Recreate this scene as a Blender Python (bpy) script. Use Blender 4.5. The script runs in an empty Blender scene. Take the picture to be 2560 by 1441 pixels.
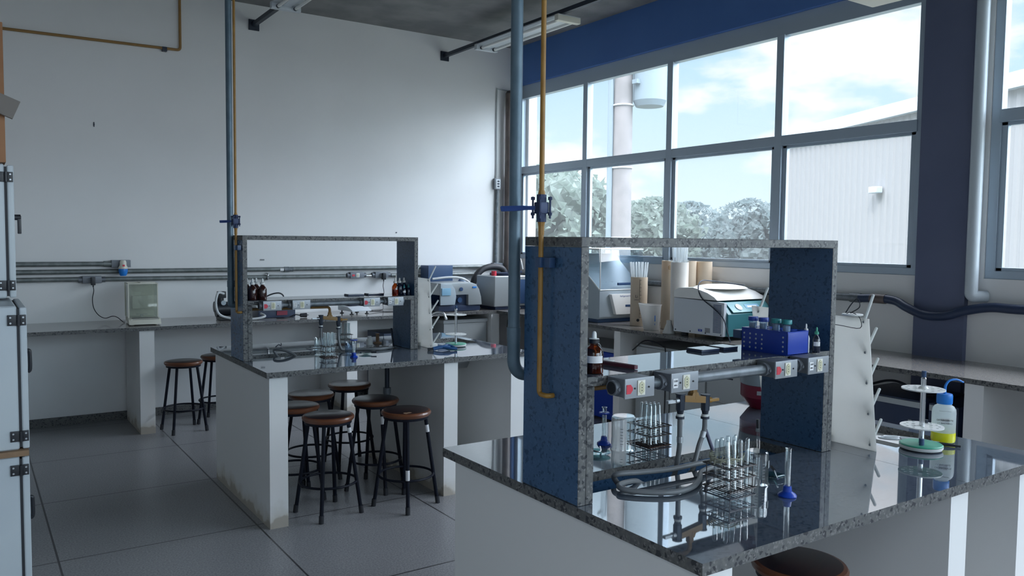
import bpy, bmesh, math, random
from mathutils import Vector, Matrix, Quaternion
random.seed(7)
C = bpy.context.scene.collection
PI = math.pi
R = math.radians

# ------------------------------------------------------------------ camera
scn = bpy.context.scene
cam_d = bpy.data.cameras.new('camera')
cam = bpy.data.objects.new('camera', cam_d)
C.objects.link(cam)
yaw, pitch, roll = R(34.009), R(3.4102), R(-0.6168)
fwd = Vector((math.sin(yaw) * math.cos(pitch), math.cos(yaw) * math.cos(pitch), -math.sin(pitch)))
rgt = Vector((math.cos(yaw), -math.sin(yaw), 0))
dwn = fwd.cross(rgt)
r2 = rgt * math.cos(roll) + dwn * math.sin(roll)
d2 = -rgt * math.sin(roll) + dwn * math.cos(roll)
cam.matrix_world = Matrix(((r2.x, -d2.x, -fwd.x, 0), (r2.y, -d2.y, -fwd.y, 0), (r2.z, -d2.z, -fwd.z, 1.655), (0, 0, 0, 1)))
cam_d.sensor_width = 36
cam_d.lens = 36 * 2022.5 / 2560
cam_d.clip_end = 400
scn.camera = cam

# ------------------------------------------------------------------ view and world
scn.view_settings.view_transform = 'Standard'
scn.view_settings.look = 'None'
scn.view_settings.exposure = 1.92
scn.view_settings.gamma = 1
scn.view_settings.use_curve_mapping = False
scn.cycles.max_bounces = 9
scn.cycles.diffuse_bounces = 5
scn.cycles.glossy_bounces = 5
scn.cycles.transmission_bounces = 8
scn.cycles.transparent_max_bounces = 24
scn.cycles.caustics_reflective = False
scn.cycles.caustics_refractive = False
scn.cycles.sample_clamp_indirect = 6
scn.cycles.use_denoising = True

world = bpy.data.worlds.new('sky')
scn.world = world
world.use_nodes = True
nt = world.node_tree
nt.nodes.clear()
def N(t, kind, **kw):
    n = t.nodes.new(kind)
    for k, v in kw.items():
        if k[0] == '_':
            n.inputs[int(k[1:])].default_value = v
        else:
            setattr(n, k, v)
    return n
tc = N(nt, 'ShaderNodeTexCoord')
mp = N(nt, 'ShaderNodeMapping')
mp.inputs['Scale'].default_value = (1, 1, 2.6)
nt.links.new(tc.outputs['Generated'], mp.inputs['Vector'])
no = N(nt, 'ShaderNodeTexNoise')
no.inputs['Scale'].default_value = 4.2
no.inputs['Detail'].default_value = 7
no.inputs['Roughness'].default_value = 0.55
nt.links.new(mp.outputs['Vector'], no.inputs['Vector'])
cr = N(nt, 'ShaderNodeValToRGB')
cr.color_ramp.elements[0].position = 0.49
cr.color_ramp.elements[1].position = 0.575
nt.links.new(no.outputs['Fac'], cr.inputs['Fac'])
sx = N(nt, 'ShaderNodeSeparateXYZ')
nt.links.new(tc.outputs['Generated'], sx.inputs['Vector'])
gr = N(nt, 'ShaderNodeValToRGB')
gr.color_ramp.elements[0].position = 0.0
gr.color_ramp.elements[0].color = (0.24, 0.28, 0.31, 1)
gr.color_ramp.elements[1].position = 0.62
gr.color_ramp.elements[1].color = (0.25, 0.265, 0.31, 1)
e = gr.color_ramp.elements.new(0.20)
e.color = (0.165, 0.235, 0.29, 1)
nt.links.new(sx.outputs['Z'], gr.inputs['Fac'])
mx = N(nt, 'ShaderNodeMix', data_type='RGBA')
mx.inputs[7].default_value = (0.30, 0.305, 0.325, 1)
nt.links.new(cr.outputs['Color'], mx.inputs[0])
nt.links.new(gr.outputs['Color'], mx.inputs[6])
# added glow in a low, unseen part of the sky, as fill light
dot = N(nt, 'ShaderNodeVectorMath', operation='DOT_PRODUCT')
gd = Vector((0.62, -0.72, 0.30)).normalized()
dot.inputs[1].default_value = gd
nt.links.new(tc.outputs['Generated'], dot.inputs[0])
gl = N(nt, 'ShaderNodeMapRange')
gl.inputs['From Min'].default_value = 0.48
gl.inputs['From Max'].default_value = 1.0
gl.inputs['To Min'].default_value = 1.0
gl.inputs['To Max'].default_value = 9.0
gl.interpolation_type = 'SMOOTHSTEP'
nt.links.new(dot.outputs['Value'], gl.inputs['Value'])
bg = N(nt, 'ShaderNodeBackground')
ws = N(nt, 'ShaderNodeMath', operation='MULTIPLY')
ws.inputs[1].default_value = 1.0
hi = N(nt, 'ShaderNodeMapRange')      # an overcast dome is brighter overhead than at the horizon
hi.inputs['From Min'].default_value = 0.24
hi.inputs['From Max'].default_value = 0.70
hi.inputs['To Min'].default_value = 0.0
hi.inputs['To Max'].default_value = 8.0
hi.interpolation_type = 'SMOOTHSTEP'
nt.links.new(sx.outputs['Z'], hi.inputs['Value'])
ad = N(nt, 'ShaderNodeMath', operation='ADD')
nt.links.new(hi.outputs['Result'], ad.inputs[0])
nt.links.new(gl.outputs['Result'], ad.inputs[1])
nt.links.new(ad.outputs[0], ws.inputs[0])
nt.links.new(mx.outputs[2], bg.inputs['Color'])
nt.links.new(ws.outputs[0], bg.inputs['Strength'])
wo = N(nt, 'ShaderNodeOutputWorld')
nt.links.new(bg.outputs['Background'], wo.inputs['Surface'])

def link_light(name, kind, **kw):
    l = bpy.data.lights.new(name, kind)
    for k, v in kw.items():
        setattr(l, k, v)
    o = bpy.data.objects.new(name, l)
    C.objects.link(o)
    return o
sun = link_light('sun', 'SUN', energy=0.8, angle=R(1.5), color=(1.0, 0.97, 0.92))
sun.rotation_euler = Vector((-0.55, -0.35, 0.75)).to_track_quat('Z', 'Y').to_euler()
# portals guide the sky light through the window openings (they add no light of their own)
for (y0, y1, nm) in ((3.09, 7.9, 'window_portal'), (-2.6, 2.5, 'window_portal')):
    p = link_light(nm, 'AREA', shape='RECTANGLE', size=1.85, size_y=(y1 - y0), energy=1)
    p.data.cycles.is_portal = True
    p.location = (5.50, (y0 + y1) / 2, 2.39)
    p.rotation_euler = (0, R(90), 0)

p = link_light('window_portal', 'AREA', shape='RECTANGLE', size=1.85, size_y=2.4, energy=1)
p.data.cycles.is_portal = True
p.location = (-1.45, -1.6, 2.45)
p.rotation_euler = (0, R(-90), 0)
p = link_light('window_portal', 'AREA', shape='RECTANGLE', size=4.6, size_y=1.9, energy=1)
p.data.cycles.is_portal = True
p.location = (2.7, -3.35, 2.45)
p.rotation_euler = (R(90), 0, 0)

# ------------------------------------------------------------------ materials
MATS = {}
def mat(name, col, rough=0.5, metal=0.0, spec=0.5, coat=0.0, ior=None, alpha=None, emit=None, trans=0.0):
    m = bpy.data.materials.new(name)
    m.use_nodes = True
    b = m.node_tree.nodes['Principled BSDF']
    b.inputs['Base Color'].default_value = (*col, 1)
    b.inputs['Roughness'].default_value = rough
    b.inputs['Metallic'].default_value = metal
    b.inputs['Specular IOR Level'].default_value = spec
    b.inputs['Coat Weight'].default_value = coat
    b.inputs['Coat Roughness'].default_value = 0.03
    if ior: b.inputs['IOR'].default_value = ior
    if trans: b.inputs['Transmission Weight'].default_value = trans
    MATS[name] = m
    return m
def noise_mat(name, c1, c2, scale, rough=0.5, detail=4, lo=0.4, hi=0.6, bump=0.0, stretch=(1, 1, 1), **kw):
    m = mat(name, c1, rough, **kw)
    t = m.node_tree
    b = t.nodes['Principled BSDF']
    tc = N(t, 'ShaderNodeTexCoord'); mp = N(t, 'ShaderNodeMapping')
    mp.inputs['Scale'].default_value = stretch
    t.links.new(tc.outputs['Object'], mp.inputs['Vector'])
    no = N(t, 'ShaderNodeTexNoise')
    no.inputs['Scale'].default_value = scale; no.inputs['Detail'].default_value = detail
    t.links.new(mp.outputs['Vector'], no.inputs['Vector'])
    cr = N(t, 'ShaderNodeValToRGB')
    cr.color_ramp.elements[0].position = lo; cr.color_ramp.elements[0].color = (*c1, 1)
    cr.color_ramp.elements[1].position = hi; cr.color_ramp.elements[1].color = (*c2, 1)
    t.links.new(no.outputs['Fac'], cr.inputs['Fac'])
    t.links.new(cr.outputs['Color'], b.inputs['Base Color'])
    if bump:
        bp = N(t, 'ShaderNodeBump'); bp.inputs['Strength'].default_value = bump; bp.inputs['Distance'].default_value = 0.01
        t.links.new(no.outputs['Fac'], bp.inputs['Height']); t.links.new(bp.outputs['Normal'], b.inputs['Normal'])
    return m
def granite(name, base, grain, dark, light, rough, ior):
    m = mat(name, base, rough, ior=ior)
    t = m.node_tree; b = t.nodes['Principled BSDF']
    tc = N(t, 'ShaderNodeTexCoord')
    n1 = N(t, 'ShaderNodeTexNoise'); n1.inputs['Scale'].default_value = 60; n1.inputs['Detail'].default_value = 3
    n2 = N(t, 'ShaderNodeTexVoronoi'); n2.inputs['Scale'].default_value = 105
    n3 = N(t, 'ShaderNodeTexVoronoi'); n3.inputs['Scale'].default_value = 190
    for n in (n1, n2, n3): t.links.new(tc.outputs['Object'], n.inputs['Vector'])
    r1 = N(t, 'ShaderNodeValToRGB')
    r1.color_ramp.elements[0].position = 0.38; r1.color_ramp.elements[0].color = (*base, 1)
    r1.color_ramp.elements[1].position = 0.66; r1.color_ramp.elements[1].color = (*grain, 1)
    t.links.new(n1.outputs['Fac'], r1.inputs['Fac'])
    s2 = N(t, 'ShaderNodeSeparateColor'); t.links.new(n2.outputs['Color'], s2.inputs['Color'])
    l2 = N(t, 'ShaderNodeMath', operation='LESS_THAN'); l2.inputs[1].default_value = 0.16
    t.links.new(s2.outputs[0], l2.inputs[0])
    m1 = N(t, 'ShaderNodeMix', data_type='RGBA'); m1.inputs[7].default_value = (*dark, 1)
    t.links.new(l2.outputs[0], m1.inputs[0]); t.links.new(r1.outputs['Color'], m1.inputs[6])
    s3 = N(t, 'ShaderNodeSeparateColor'); t.links.new(n3.outputs['Color'], s3.inputs['Color'])
    l3 = N(t, 'ShaderNodeMath', operation='LESS_THAN'); l3.inputs[1].default_value = 0.12
    t.links.new(s3.outputs[1], l3.inputs[0])
    m2 = N(t, 'ShaderNodeMix', data_type='RGBA'); m2.inputs[7].default_value = (*light, 1)
    t.links.new(l3.outputs[0], m2.inputs[0]); t.links.new(m1.outputs[2], m2.inputs[6])
    t.links.new(m2.outputs[2], b.inputs['Base Color'])
    return m
def thin_glass(name, tint=(0.97, 0.985, 0.985), edge=(0.35, 0.42, 0.44), refl=1.0, rough=0.01):
    m = bpy.data.materials.new(name); m.use_nodes = True
    t = m.node_tree; t.nodes.clear()
    lw = N(t, 'ShaderNodeLayerWeight'); lw.inputs['Blend'].default_value = 0.35
    pw = N(t, 'ShaderNodeMath', operation='POWER'); pw.inputs[1].default_value = 2.2
    t.links.new(lw.outputs['Facing'], pw.inputs[0])
    mc = N(t, 'ShaderNodeMix', data_type='RGBA')
    mc.inputs[6].default_value = (*tint, 1); mc.inputs[7].default_value = (*edge, 1)
    t.links.new(pw.outputs[0], mc.inputs[0])
    tr = N(t, 'ShaderNodeBsdfTransparent'); t.links.new(mc.outputs[2], tr.inputs['Color'])
    gs = N(t, 'ShaderNodeBsdfGlossy'); gs.inputs['Roughness'].default_value = rough
    gs.inputs['Color'].default_value = (1, 1, 1, 1)
    l2 = N(t, 'ShaderNodeLayerWeight'); l2.inputs['Blend'].default_value = 0.5
    fr = N(t, 'ShaderNodeMath', operation='POWER'); fr.inputs[1].default_value = 5.0      # Schlick curve, the same from both sides
    t.links.new(l2.outputs['Facing'], fr.inputs[0])
    f2 = N(t, 'ShaderNodeMath', operation='MULTIPLY_ADD'); f2.inputs[1].default_value = 0.94; f2.inputs[2].default_value = 0.06
    t.links.new(fr.outputs[0], f2.inputs[0])
    mu = N(t, 'ShaderNodeMath', operation='MULTIPLY'); mu.inputs[1].default_value = refl; mu.use_clamp = True
    t.links.new(f2.outputs[0], mu.inputs[0])
    ms = N(t, 'ShaderNodeMixShader')
    t.links.new(mu.outputs[0], ms.inputs[0]); t.links.new(tr.outputs[0], ms.inputs[1]); t.links.new(gs.outputs[0], ms.inputs[2])
    o = N(t, 'ShaderNodeOutputMaterial'); t.links.new(ms.outputs[0], o.inputs['Surface'])
    MATS[name] = m
    return m

GP = granite('granite_polished', (0.075, 0.095, 0.125), (0.092, 0.113, 0.145), (0.050, 0.065, 0.088), (0.105, 0.127, 0.158), 0.03, 4.0)
GD = granite('granite_panel_flare_blue', (0.042, 0.100, 0.20), (0.048, 0.110, 0.215), (0.027, 0.066, 0.135), (0.052, 0.118, 0.228), 0.25, 1.45)  # blue window flare put into the panel colour; the stone is grey
GE = granite('granite_edge', (0.095, 0.098, 0.10), (0.135, 0.135, 0.13), (0.035, 0.037, 0.042), (0.18, 0.178, 0.175), 0.5, 1.45)
GW = granite('granite_counter', (0.27, 0.26, 0.25), (0.32, 0.305, 0.29), (0.19, 0.185, 0.18), (0.36, 0.34, 0.32), 0.12, 1.7)
WALL = noise_mat('wall_paint', (0.79, 0.79, 0.79), (0.815, 0.815, 0.815), 1.3, 0.75)
PIER = mat('pier_paint', (0.76, 0.76, 0.75), 0.8)
def stain(m):       # brown damp stain and scuffs creeping up from the floor
    t = m.node_tree; b = t.nodes['Principled BSDF']
    ge = N(t, 'ShaderNodeNewGeometry'); sp = N(t, 'ShaderNodeSeparateXYZ')
    t.links.new(ge.outputs['Position'], sp.inputs[0])
    no = N(t, 'ShaderNodeTexNoise'); no.inputs['Scale'].default_value = 9; no.inputs['Detail'].default_value = 6
    t.links.new(ge.outputs['Position'], no.inputs['Vector'])
    mu = N(t, 'ShaderNodeMath', operation='MULTIPLY'); mu.inputs[1].default_value = 0.22
    t.links.new(no.outputs['Fac'], mu.inputs[0])
    su = N(t, 'ShaderNodeMath', operation='SUBTRACT'); t.links.new(sp.outputs['Z'], su.inputs[0]); t.links.new(mu.outputs[0], su.inputs[1])
    cr = N(t, 'ShaderNodeValToRGB')
    el = cr.color_ramp.elements
    el[0].position = 0.0; el[0].color = (0.44, 0.40, 0.34, 1)
    el[1].position = 0.10; el[1].color = (0.70, 0.72, 0.71, 1)
    el[1].color = (0.76, 0.76, 0.75, 1); x = el.new(0.02); x.color = (0.64, 0.62, 0.57, 1)
    mr = N(t, 'ShaderNodeMapRange'); mr.inputs['From Min'].default_value = -0.08; mr.inputs['From Max'].default_value = 0.9
    t.links.new(su.outputs[0], mr.inputs['Value']); t.links.new(mr.outputs['Result'], cr.inputs['Fac'])
    t.links.new(cr.outputs['Color'], b.inputs['Base Color'])
stain(PIER)
CEIL = noise_mat('ceiling_concrete', (0.17, 0.172, 0.18), (0.24, 0.238, 0.24), 2.2, 0.9, detail=8, bump=0.2)
BLUE = noise_mat('dark_blue_paint', (0.068, 0.165, 0.43), (0.076, 0.18, 0.45), 1.1, 0.6)
COLM = noise_mat('grey_blue_column_paint', (0.105, 0.125, 0.21), (0.12, 0.14, 0.225), 1.5, 0.65)
SILL = mat('sill_wall_paint', (0.78, 0.775, 0.765), 0.7)
ALU = mat('grey_window_frame', (0.42, 0.50, 0.58), 0.42, 0.25)
GALV = noise_mat('galvanised_steel', (0.13, 0.15, 0.165), (0.19, 0.21, 0.23), 25, 0.5, metal=0.5)
GALVW = noise_mat('grey_green_conduit', (0.16, 0.18, 0.18), (0.22, 0.24, 0.24), 20, 0.42, metal=0.3)
GALVB = noise_mat('blue_grey_steel', (0.09, 0.145, 0.19), (0.12, 0.18, 0.23), 12, 0.42, metal=0.3)
STEEL = mat('stainless_steel', (0.62, 0.64, 0.66), 0.22, 1.0)
BRUSH = mat('brushed_steel', (0.42, 0.44, 0.46), 0.38, 0.9)
BOXM = mat('cast_box_grey', (0.17, 0.185, 0.21), 0.45, 0.3)
PLATE = mat('grey_cover_plate', (0.32, 0.34, 0.365), 0.4, 0.4)
DARKM = mat('dark_steel', (0.035, 0.045, 0.065), 0.45, 0.4)
BLK = mat('black_plastic', (0.012, 0.014, 0.02), 0.4)
BLKR = mat('black_rubber', (0.018, 0.02, 0.026), 0.6)
LEGM = mat('stool_black_metal', (0.005, 0.007, 0.015), 0.5, 0.0, 0.2)
YEL = noise_mat('yellow_gas_paint', (0.29, 0.145, 0.025), (0.35, 0.185, 0.035), 14, 0.45)
YELB = mat('yellow_brown_gas_paint', (0.30, 0.165, 0.05), 0.5)
BVAL = mat('blue_valve_paint', (0.015, 0.06, 0.26), 0.4)
DVAL = mat('dark_blue_valve_body', (0.02, 0.035, 0.09), 0.45, 0.3)
WHP = mat('white_plastic', (0.74, 0.75, 0.73), 0.4)
CRM = mat('cream_plastic', (0.72, 0.70, 0.61), 0.45)
CRMD = mat('cream_socket', (0.55, 0.53, 0.36), 0.5)
REDP = mat('red_sticker', (0.60, 0.035, 0.06), 0.5)
REDD = mat('dark_red_plastic', (0.22, 0.008, 0.035), 0.35)
BLUP = mat('blue_plastic', (0.008, 0.05, 0.38), 0.35)
BLUR = mat('blue_rack_plastic', (0.003, 0.040, 0.36), 0.35)
BLUC = mat('bright_blue_cap', (0.012, 0.20, 0.66), 0.35)
TEAL = mat('teal_plastic', (0.035, 0.17, 0.20), 0.4)
TEALL = mat('light_teal_panel', (0.10, 0.30, 0.33), 0.35)
TEALC = mat('teal_cap', (0.01, 0.22, 0.24), 0.4)
GRN = mat('green_plastic', (0.06, 0.36, 0.24), 0.45)
ACR = noise_mat('white_acrylic', (0.84, 0.83, 0.80), (0.87, 0.865, 0.84), 3, 0.35)
ROD = mat('translucent_white_rod', (0.78, 0.80, 0.78), 0.3)
LABP = mat('white_label', (0.75, 0.75, 0.76), 0.6)
INK = mat('dark_print', (0.03, 0.03, 0.04), 0.6)
INKG = mat('grey_print', (0.25, 0.26, 0.28), 0.6)
SCR = mat('blue_screen', (0.25, 0.45, 0.60), 0.2)
EQG = mat('light_grey_equipment', (0.36, 0.42, 0.46), 0.4)
EQS = mat('silver_equipment', (0.36, 0.39, 0.40), 0.35, 0.35)
EQW = mat('white_equipment', (0.58, 0.62, 0.66), 0.4)
EQWL = mat('white_equipment_lid', (0.82, 0.82, 0.79), 0.35)
EQD = mat('dark_blue_grey_equipment', (0.02, 0.035, 0.08), 0.4)
EQN = mat('navy_panel', (0.03, 0.07, 0.16), 0.35)
CABG = mat('cabinet_grey_paint', (0.40, 0.43, 0.44), 0.4)
INCW = noise_mat('incubator_white', (0.48, 0.53, 0.57), (0.52, 0.57, 0.60), 3, 0.4)
WOODS = noise_mat('dark_red_stool_wood', (0.018, 0.009, 0.009), (0.030, 0.013, 0.012), 6, 0.30, stretch=(1, 7, 1), coat=0.25)
WOODE = noise_mat('orange_brown_stool_rim', (0.12, 0.040, 0.018), (0.17, 0.060, 0.026), 6, 0.35, stretch=(1, 1, 6), coat=0.3)
CARD = noise_mat('brown_cardboard', (0.26, 0.12, 0.055), (0.32, 0.16, 0.08), 4, 0.8)
CARDG = mat('grey_brown_cardboard', (0.19, 0.17, 0.155), 0.8)
BOARD = noise_mat('fibreboard', (0.20, 0.12, 0.07), (0.27, 0.17, 0.10), 10, 0.8)
HOSE = mat('grey_rubber_hose', (0.17, 0.18, 0.19), 0.45)
HOSEW = mat('pale_grey_hose', (0.50, 0.52, 0.53), 0.4)
BROWNP = noise_mat('brown_pipe', (0.085, 0.065, 0.060), (0.15, 0.12, 0.11), 4, 0.45)
PVCW = mat('white_pvc_pipe', (0.50, 0.56, 0.60), 0.35)
TUBEP = noise_mat('pale_pvc_tube', (0.72, 0.68, 0.63), (0.76, 0.72, 0.67), 2.5, 0.45)
TUBEB = noise_mat('beige_pvc_tube', (0.66, 0.55, 0.42), (0.72, 0.62, 0.49), 2.5, 0.45)
JUG = mat('translucent_jug', (0.80, 0.80, 0.78), 0.4, trans=0.25)
WIRE = mat('rusty_wire', (0.10, 0.055, 0.045), 0.5, 0.6)
WIREG = mat('grey_wire', (0.12, 0.11, 0.11), 0.4, 0.7)
STRING = mat('twine', (0.36, 0.36, 0.28), 0.9)
AMB = thin_glass('amber_glass', (0.62, 0.22, 0.035), (0.16, 0.035, 0.008), 0.9)
AMBD = mat('dark_amber_liquid', (0.035, 0.008, 0.004), 0.3)
BRWN = mat('dark_brown_bottle', (0.030, 0.008, 0.006), 0.15, spec=0.7)
NAVYB = mat('dark_navy_bottle', (0.008, 0.014, 0.035), 0.2, spec=0.7)
LABG = thin_glass('lab_glass', (0.93, 0.955, 0.96), (0.42, 0.50, 0.55), 1.7)
LIDG = thin_glass('clear_acrylic_lid', (0.80, 0.86, 0.90), (0.5, 0.6, 0.65), 1.2)
def cloudy(m, c, f):      # pale scattering share mixed over the clear glass
    t = m.node_tree; o = [n for n in t.nodes if n.type == 'OUTPUT_MATERIAL'][0]
    src = o.inputs['Surface'].links[0].from_socket
    d1 = N(t, 'ShaderNodeBsdfDiffuse'); d1.inputs['Color'].default_value = (*c, 1)
    d2 = N(t, 'ShaderNodeBsdfTranslucent'); d2.inputs['Color'].default_value = (*c, 1)
    a = N(t, 'ShaderNodeMixShader'); t.links.new(d1.outputs[0], a.inputs[1]); t.links.new(d2.outputs[0], a.inputs[2])
    b = N(t, 'ShaderNodeMixShader'); b.inputs[0].default_value = f
    t.links.new(src, b.inputs[1]); t.links.new(a.outputs[0], b.inputs[2]); t.links.new(b.outputs[0], o.inputs['Surface'])
    return m
BALG = cloudy(thin_glass('balance_glass', (0.90, 0.93, 0.90), (0.75, 0.78, 0.75), 1.0), (0.70, 0.72, 0.70), 0.16)
PIPG = cloudy(thin_glass('whitened_pipette_glass', (0.9, 0.93, 0.94), (0.5, 0.55, 0.58), 1.5), (0.9, 0.93, 0.94), 0.45)  # white look of refracting glass put in as a pale share
def translucent(m, f):
    t = m.node_tree; b = t.nodes['Principled BSDF']; o = t.nodes['Material Output']
    d = N(t, 'ShaderNodeBsdfTranslucent')
    if b.inputs['Base Color'].links: t.links.new(b.inputs['Base Color'].links[0].from_socket, d.inputs['Color'])
    else: d.inputs['Color'].default_value = b.inputs['Base Color'].default_value
    x = N(t, 'ShaderNodeMixShader'); x.inputs[0].default_value = f
    t.links.new(b.outputs[0], x.inputs[1]); t.links.new(d.outputs[0], x.inputs[2]); t.links.new(x.outputs[0], o.inputs['Surface'])
translucent(ACR, 0.7); translucent(ROD, 0.4); translucent(JUG, 0.35); translucent(TUBEB, 0.25)
PANE = cloudy(thin_glass('window_pane', (0.96, 0.975, 0.975), (0.9, 0.93, 0.94), 0.25), (0.85, 0.88, 0.9), 0.045)     # pale haze over the outside view put into the panes
PLAS = mat('translucent_bottle', (0.80, 0.86, 0.88), 0.35, trans=0.55)
translucent(PLAS, 0.5)
DETY = mat('yellow_detergent', (0.80, 0.78, 0.02), 0.25)
SCISW = mat('white_scissor_handle', (0.75, 0.78, 0.82), 0.3)
MARO = mat('maroon_wood', (0.10, 0.02, 0.035), 0.4)
TUBEC = thin_glass('clear_plastic', (0.80, 0.86, 0.92), (0.4, 0.5, 0.6), 0.8, 0.1)
TUBELIQ = mat('pale_liquid', (0.45, 0.52, 0.60), 0.3)
EXTW = mat('white_sheet_wall', (0.23, 0.235, 0.24), 0.6)
EXTR = mat('grey_roof_fascia', (0.42, 0.50, 0.58), 0.6)
POLE = noise_mat('concrete_pole_grey', (0.16, 0.155, 0.155), (0.20, 0.19, 0.19), 4, 0.9)
TRFB = mat('transformer_grey_blue', (0.16, 0.21, 0.24), 0.6)
LEAF1 = noise_mat('pale_leaf_green', (0.12, 0.165, 0.14), (0.165, 0.21, 0.19), 3, 0.9)
LEAF2 = noise_mat('deep_leaf_green', (0.10, 0.14, 0.145), (0.14, 0.18, 0.185), 3, 0.9)
for _m in (LEAF1, LEAF2): translucent(_m, 0.45)
TRUNK = mat('tree_bark', (0.14, 0.11, 0.09), 0.9)
GRASS = noise_mat('grass_and_gravel', (0.10, 0.12, 0.08), (0.17, 0.17, 0.15), 0.6, 0.95)

# terrazzo floor with dark joints
FLR = noise_mat('terrazzo_floor', (0.19, 0.195, 0.205), (0.33, 0.335, 0.345), 110, 0.30, detail=3, lo=0.36, hi=0.66)
def floor_joints(m):
    t = m.node_tree; b = t.nodes['Principled BSDF']
    src = b.inputs['Base Color'].links[0].from_socket
    ge = N(t, 'ShaderNodeNewGeometry'); sp = N(t, 'ShaderNodeSeparateXYZ')
    t.links.new(ge.outputs['Position'], sp.inputs[0])
    fac = None
    for out, off, size in (('X', 0.35, 1.0), ('Y', 3.54, 1.06)):
        a = N(t, 'ShaderNodeMath', operation='SUBTRACT'); a.inputs[1].default_value = off - size / 2
        t.links.new(sp.outputs[out], a.inputs[0])
        p = N(t, 'ShaderNodeMath', operation='PINGPONG'); p.inputs[1].default_value = size / 2
        t.links.new(a.outputs[0], p.inputs[0])
        g = N(t, 'ShaderNodeMath', operation='GREATER_THAN'); g.inputs[1].default_value = size / 2 - 0.005
        t.links.new(p.outputs[0], g.inputs[0])
        if fac is None: fac = g
        else:
            mm = N(t, 'ShaderNodeMath', operation='MAXIMUM'); t.links.new(fac.outputs[0], mm.inputs[0]); t.links.new(g.outputs[0], mm.inputs[1]); fac = mm
    bl = N(t, 'ShaderNodeTexNoise'); bl.inputs['Scale'].default_value = 1.4; bl.inputs['Detail'].default_value = 5
    t.links.new(ge.outputs['Position'], bl.inputs['Vector'])
    mr = N(t, 'ShaderNodeMapRange'); mr.inputs['To Min'].default_value = 0.82; mr.inputs['To Max'].default_value = 1.14
    t.links.new(bl.outputs['Fac'], mr.inputs['Value'])
    vm = N(t, 'ShaderNodeVectorMath', operation='SCALE'); t.links.new(src, vm.inputs[0]); t.links.new(mr.outputs['Result'], vm.inputs['Scale'])
    mx = N(t, 'ShaderNodeMix', data_type='RGBA'); mx.inputs[7].default_value = (0.045, 0.045, 0.05, 1)
    t.links.new(fac.outputs[0], mx.inputs[0]); t.links.new(vm.outputs[0], mx.inputs[6])
    t.links.new(mx.outputs[2], b.inputs['Base Color'])
floor_joints(FLR)

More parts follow.
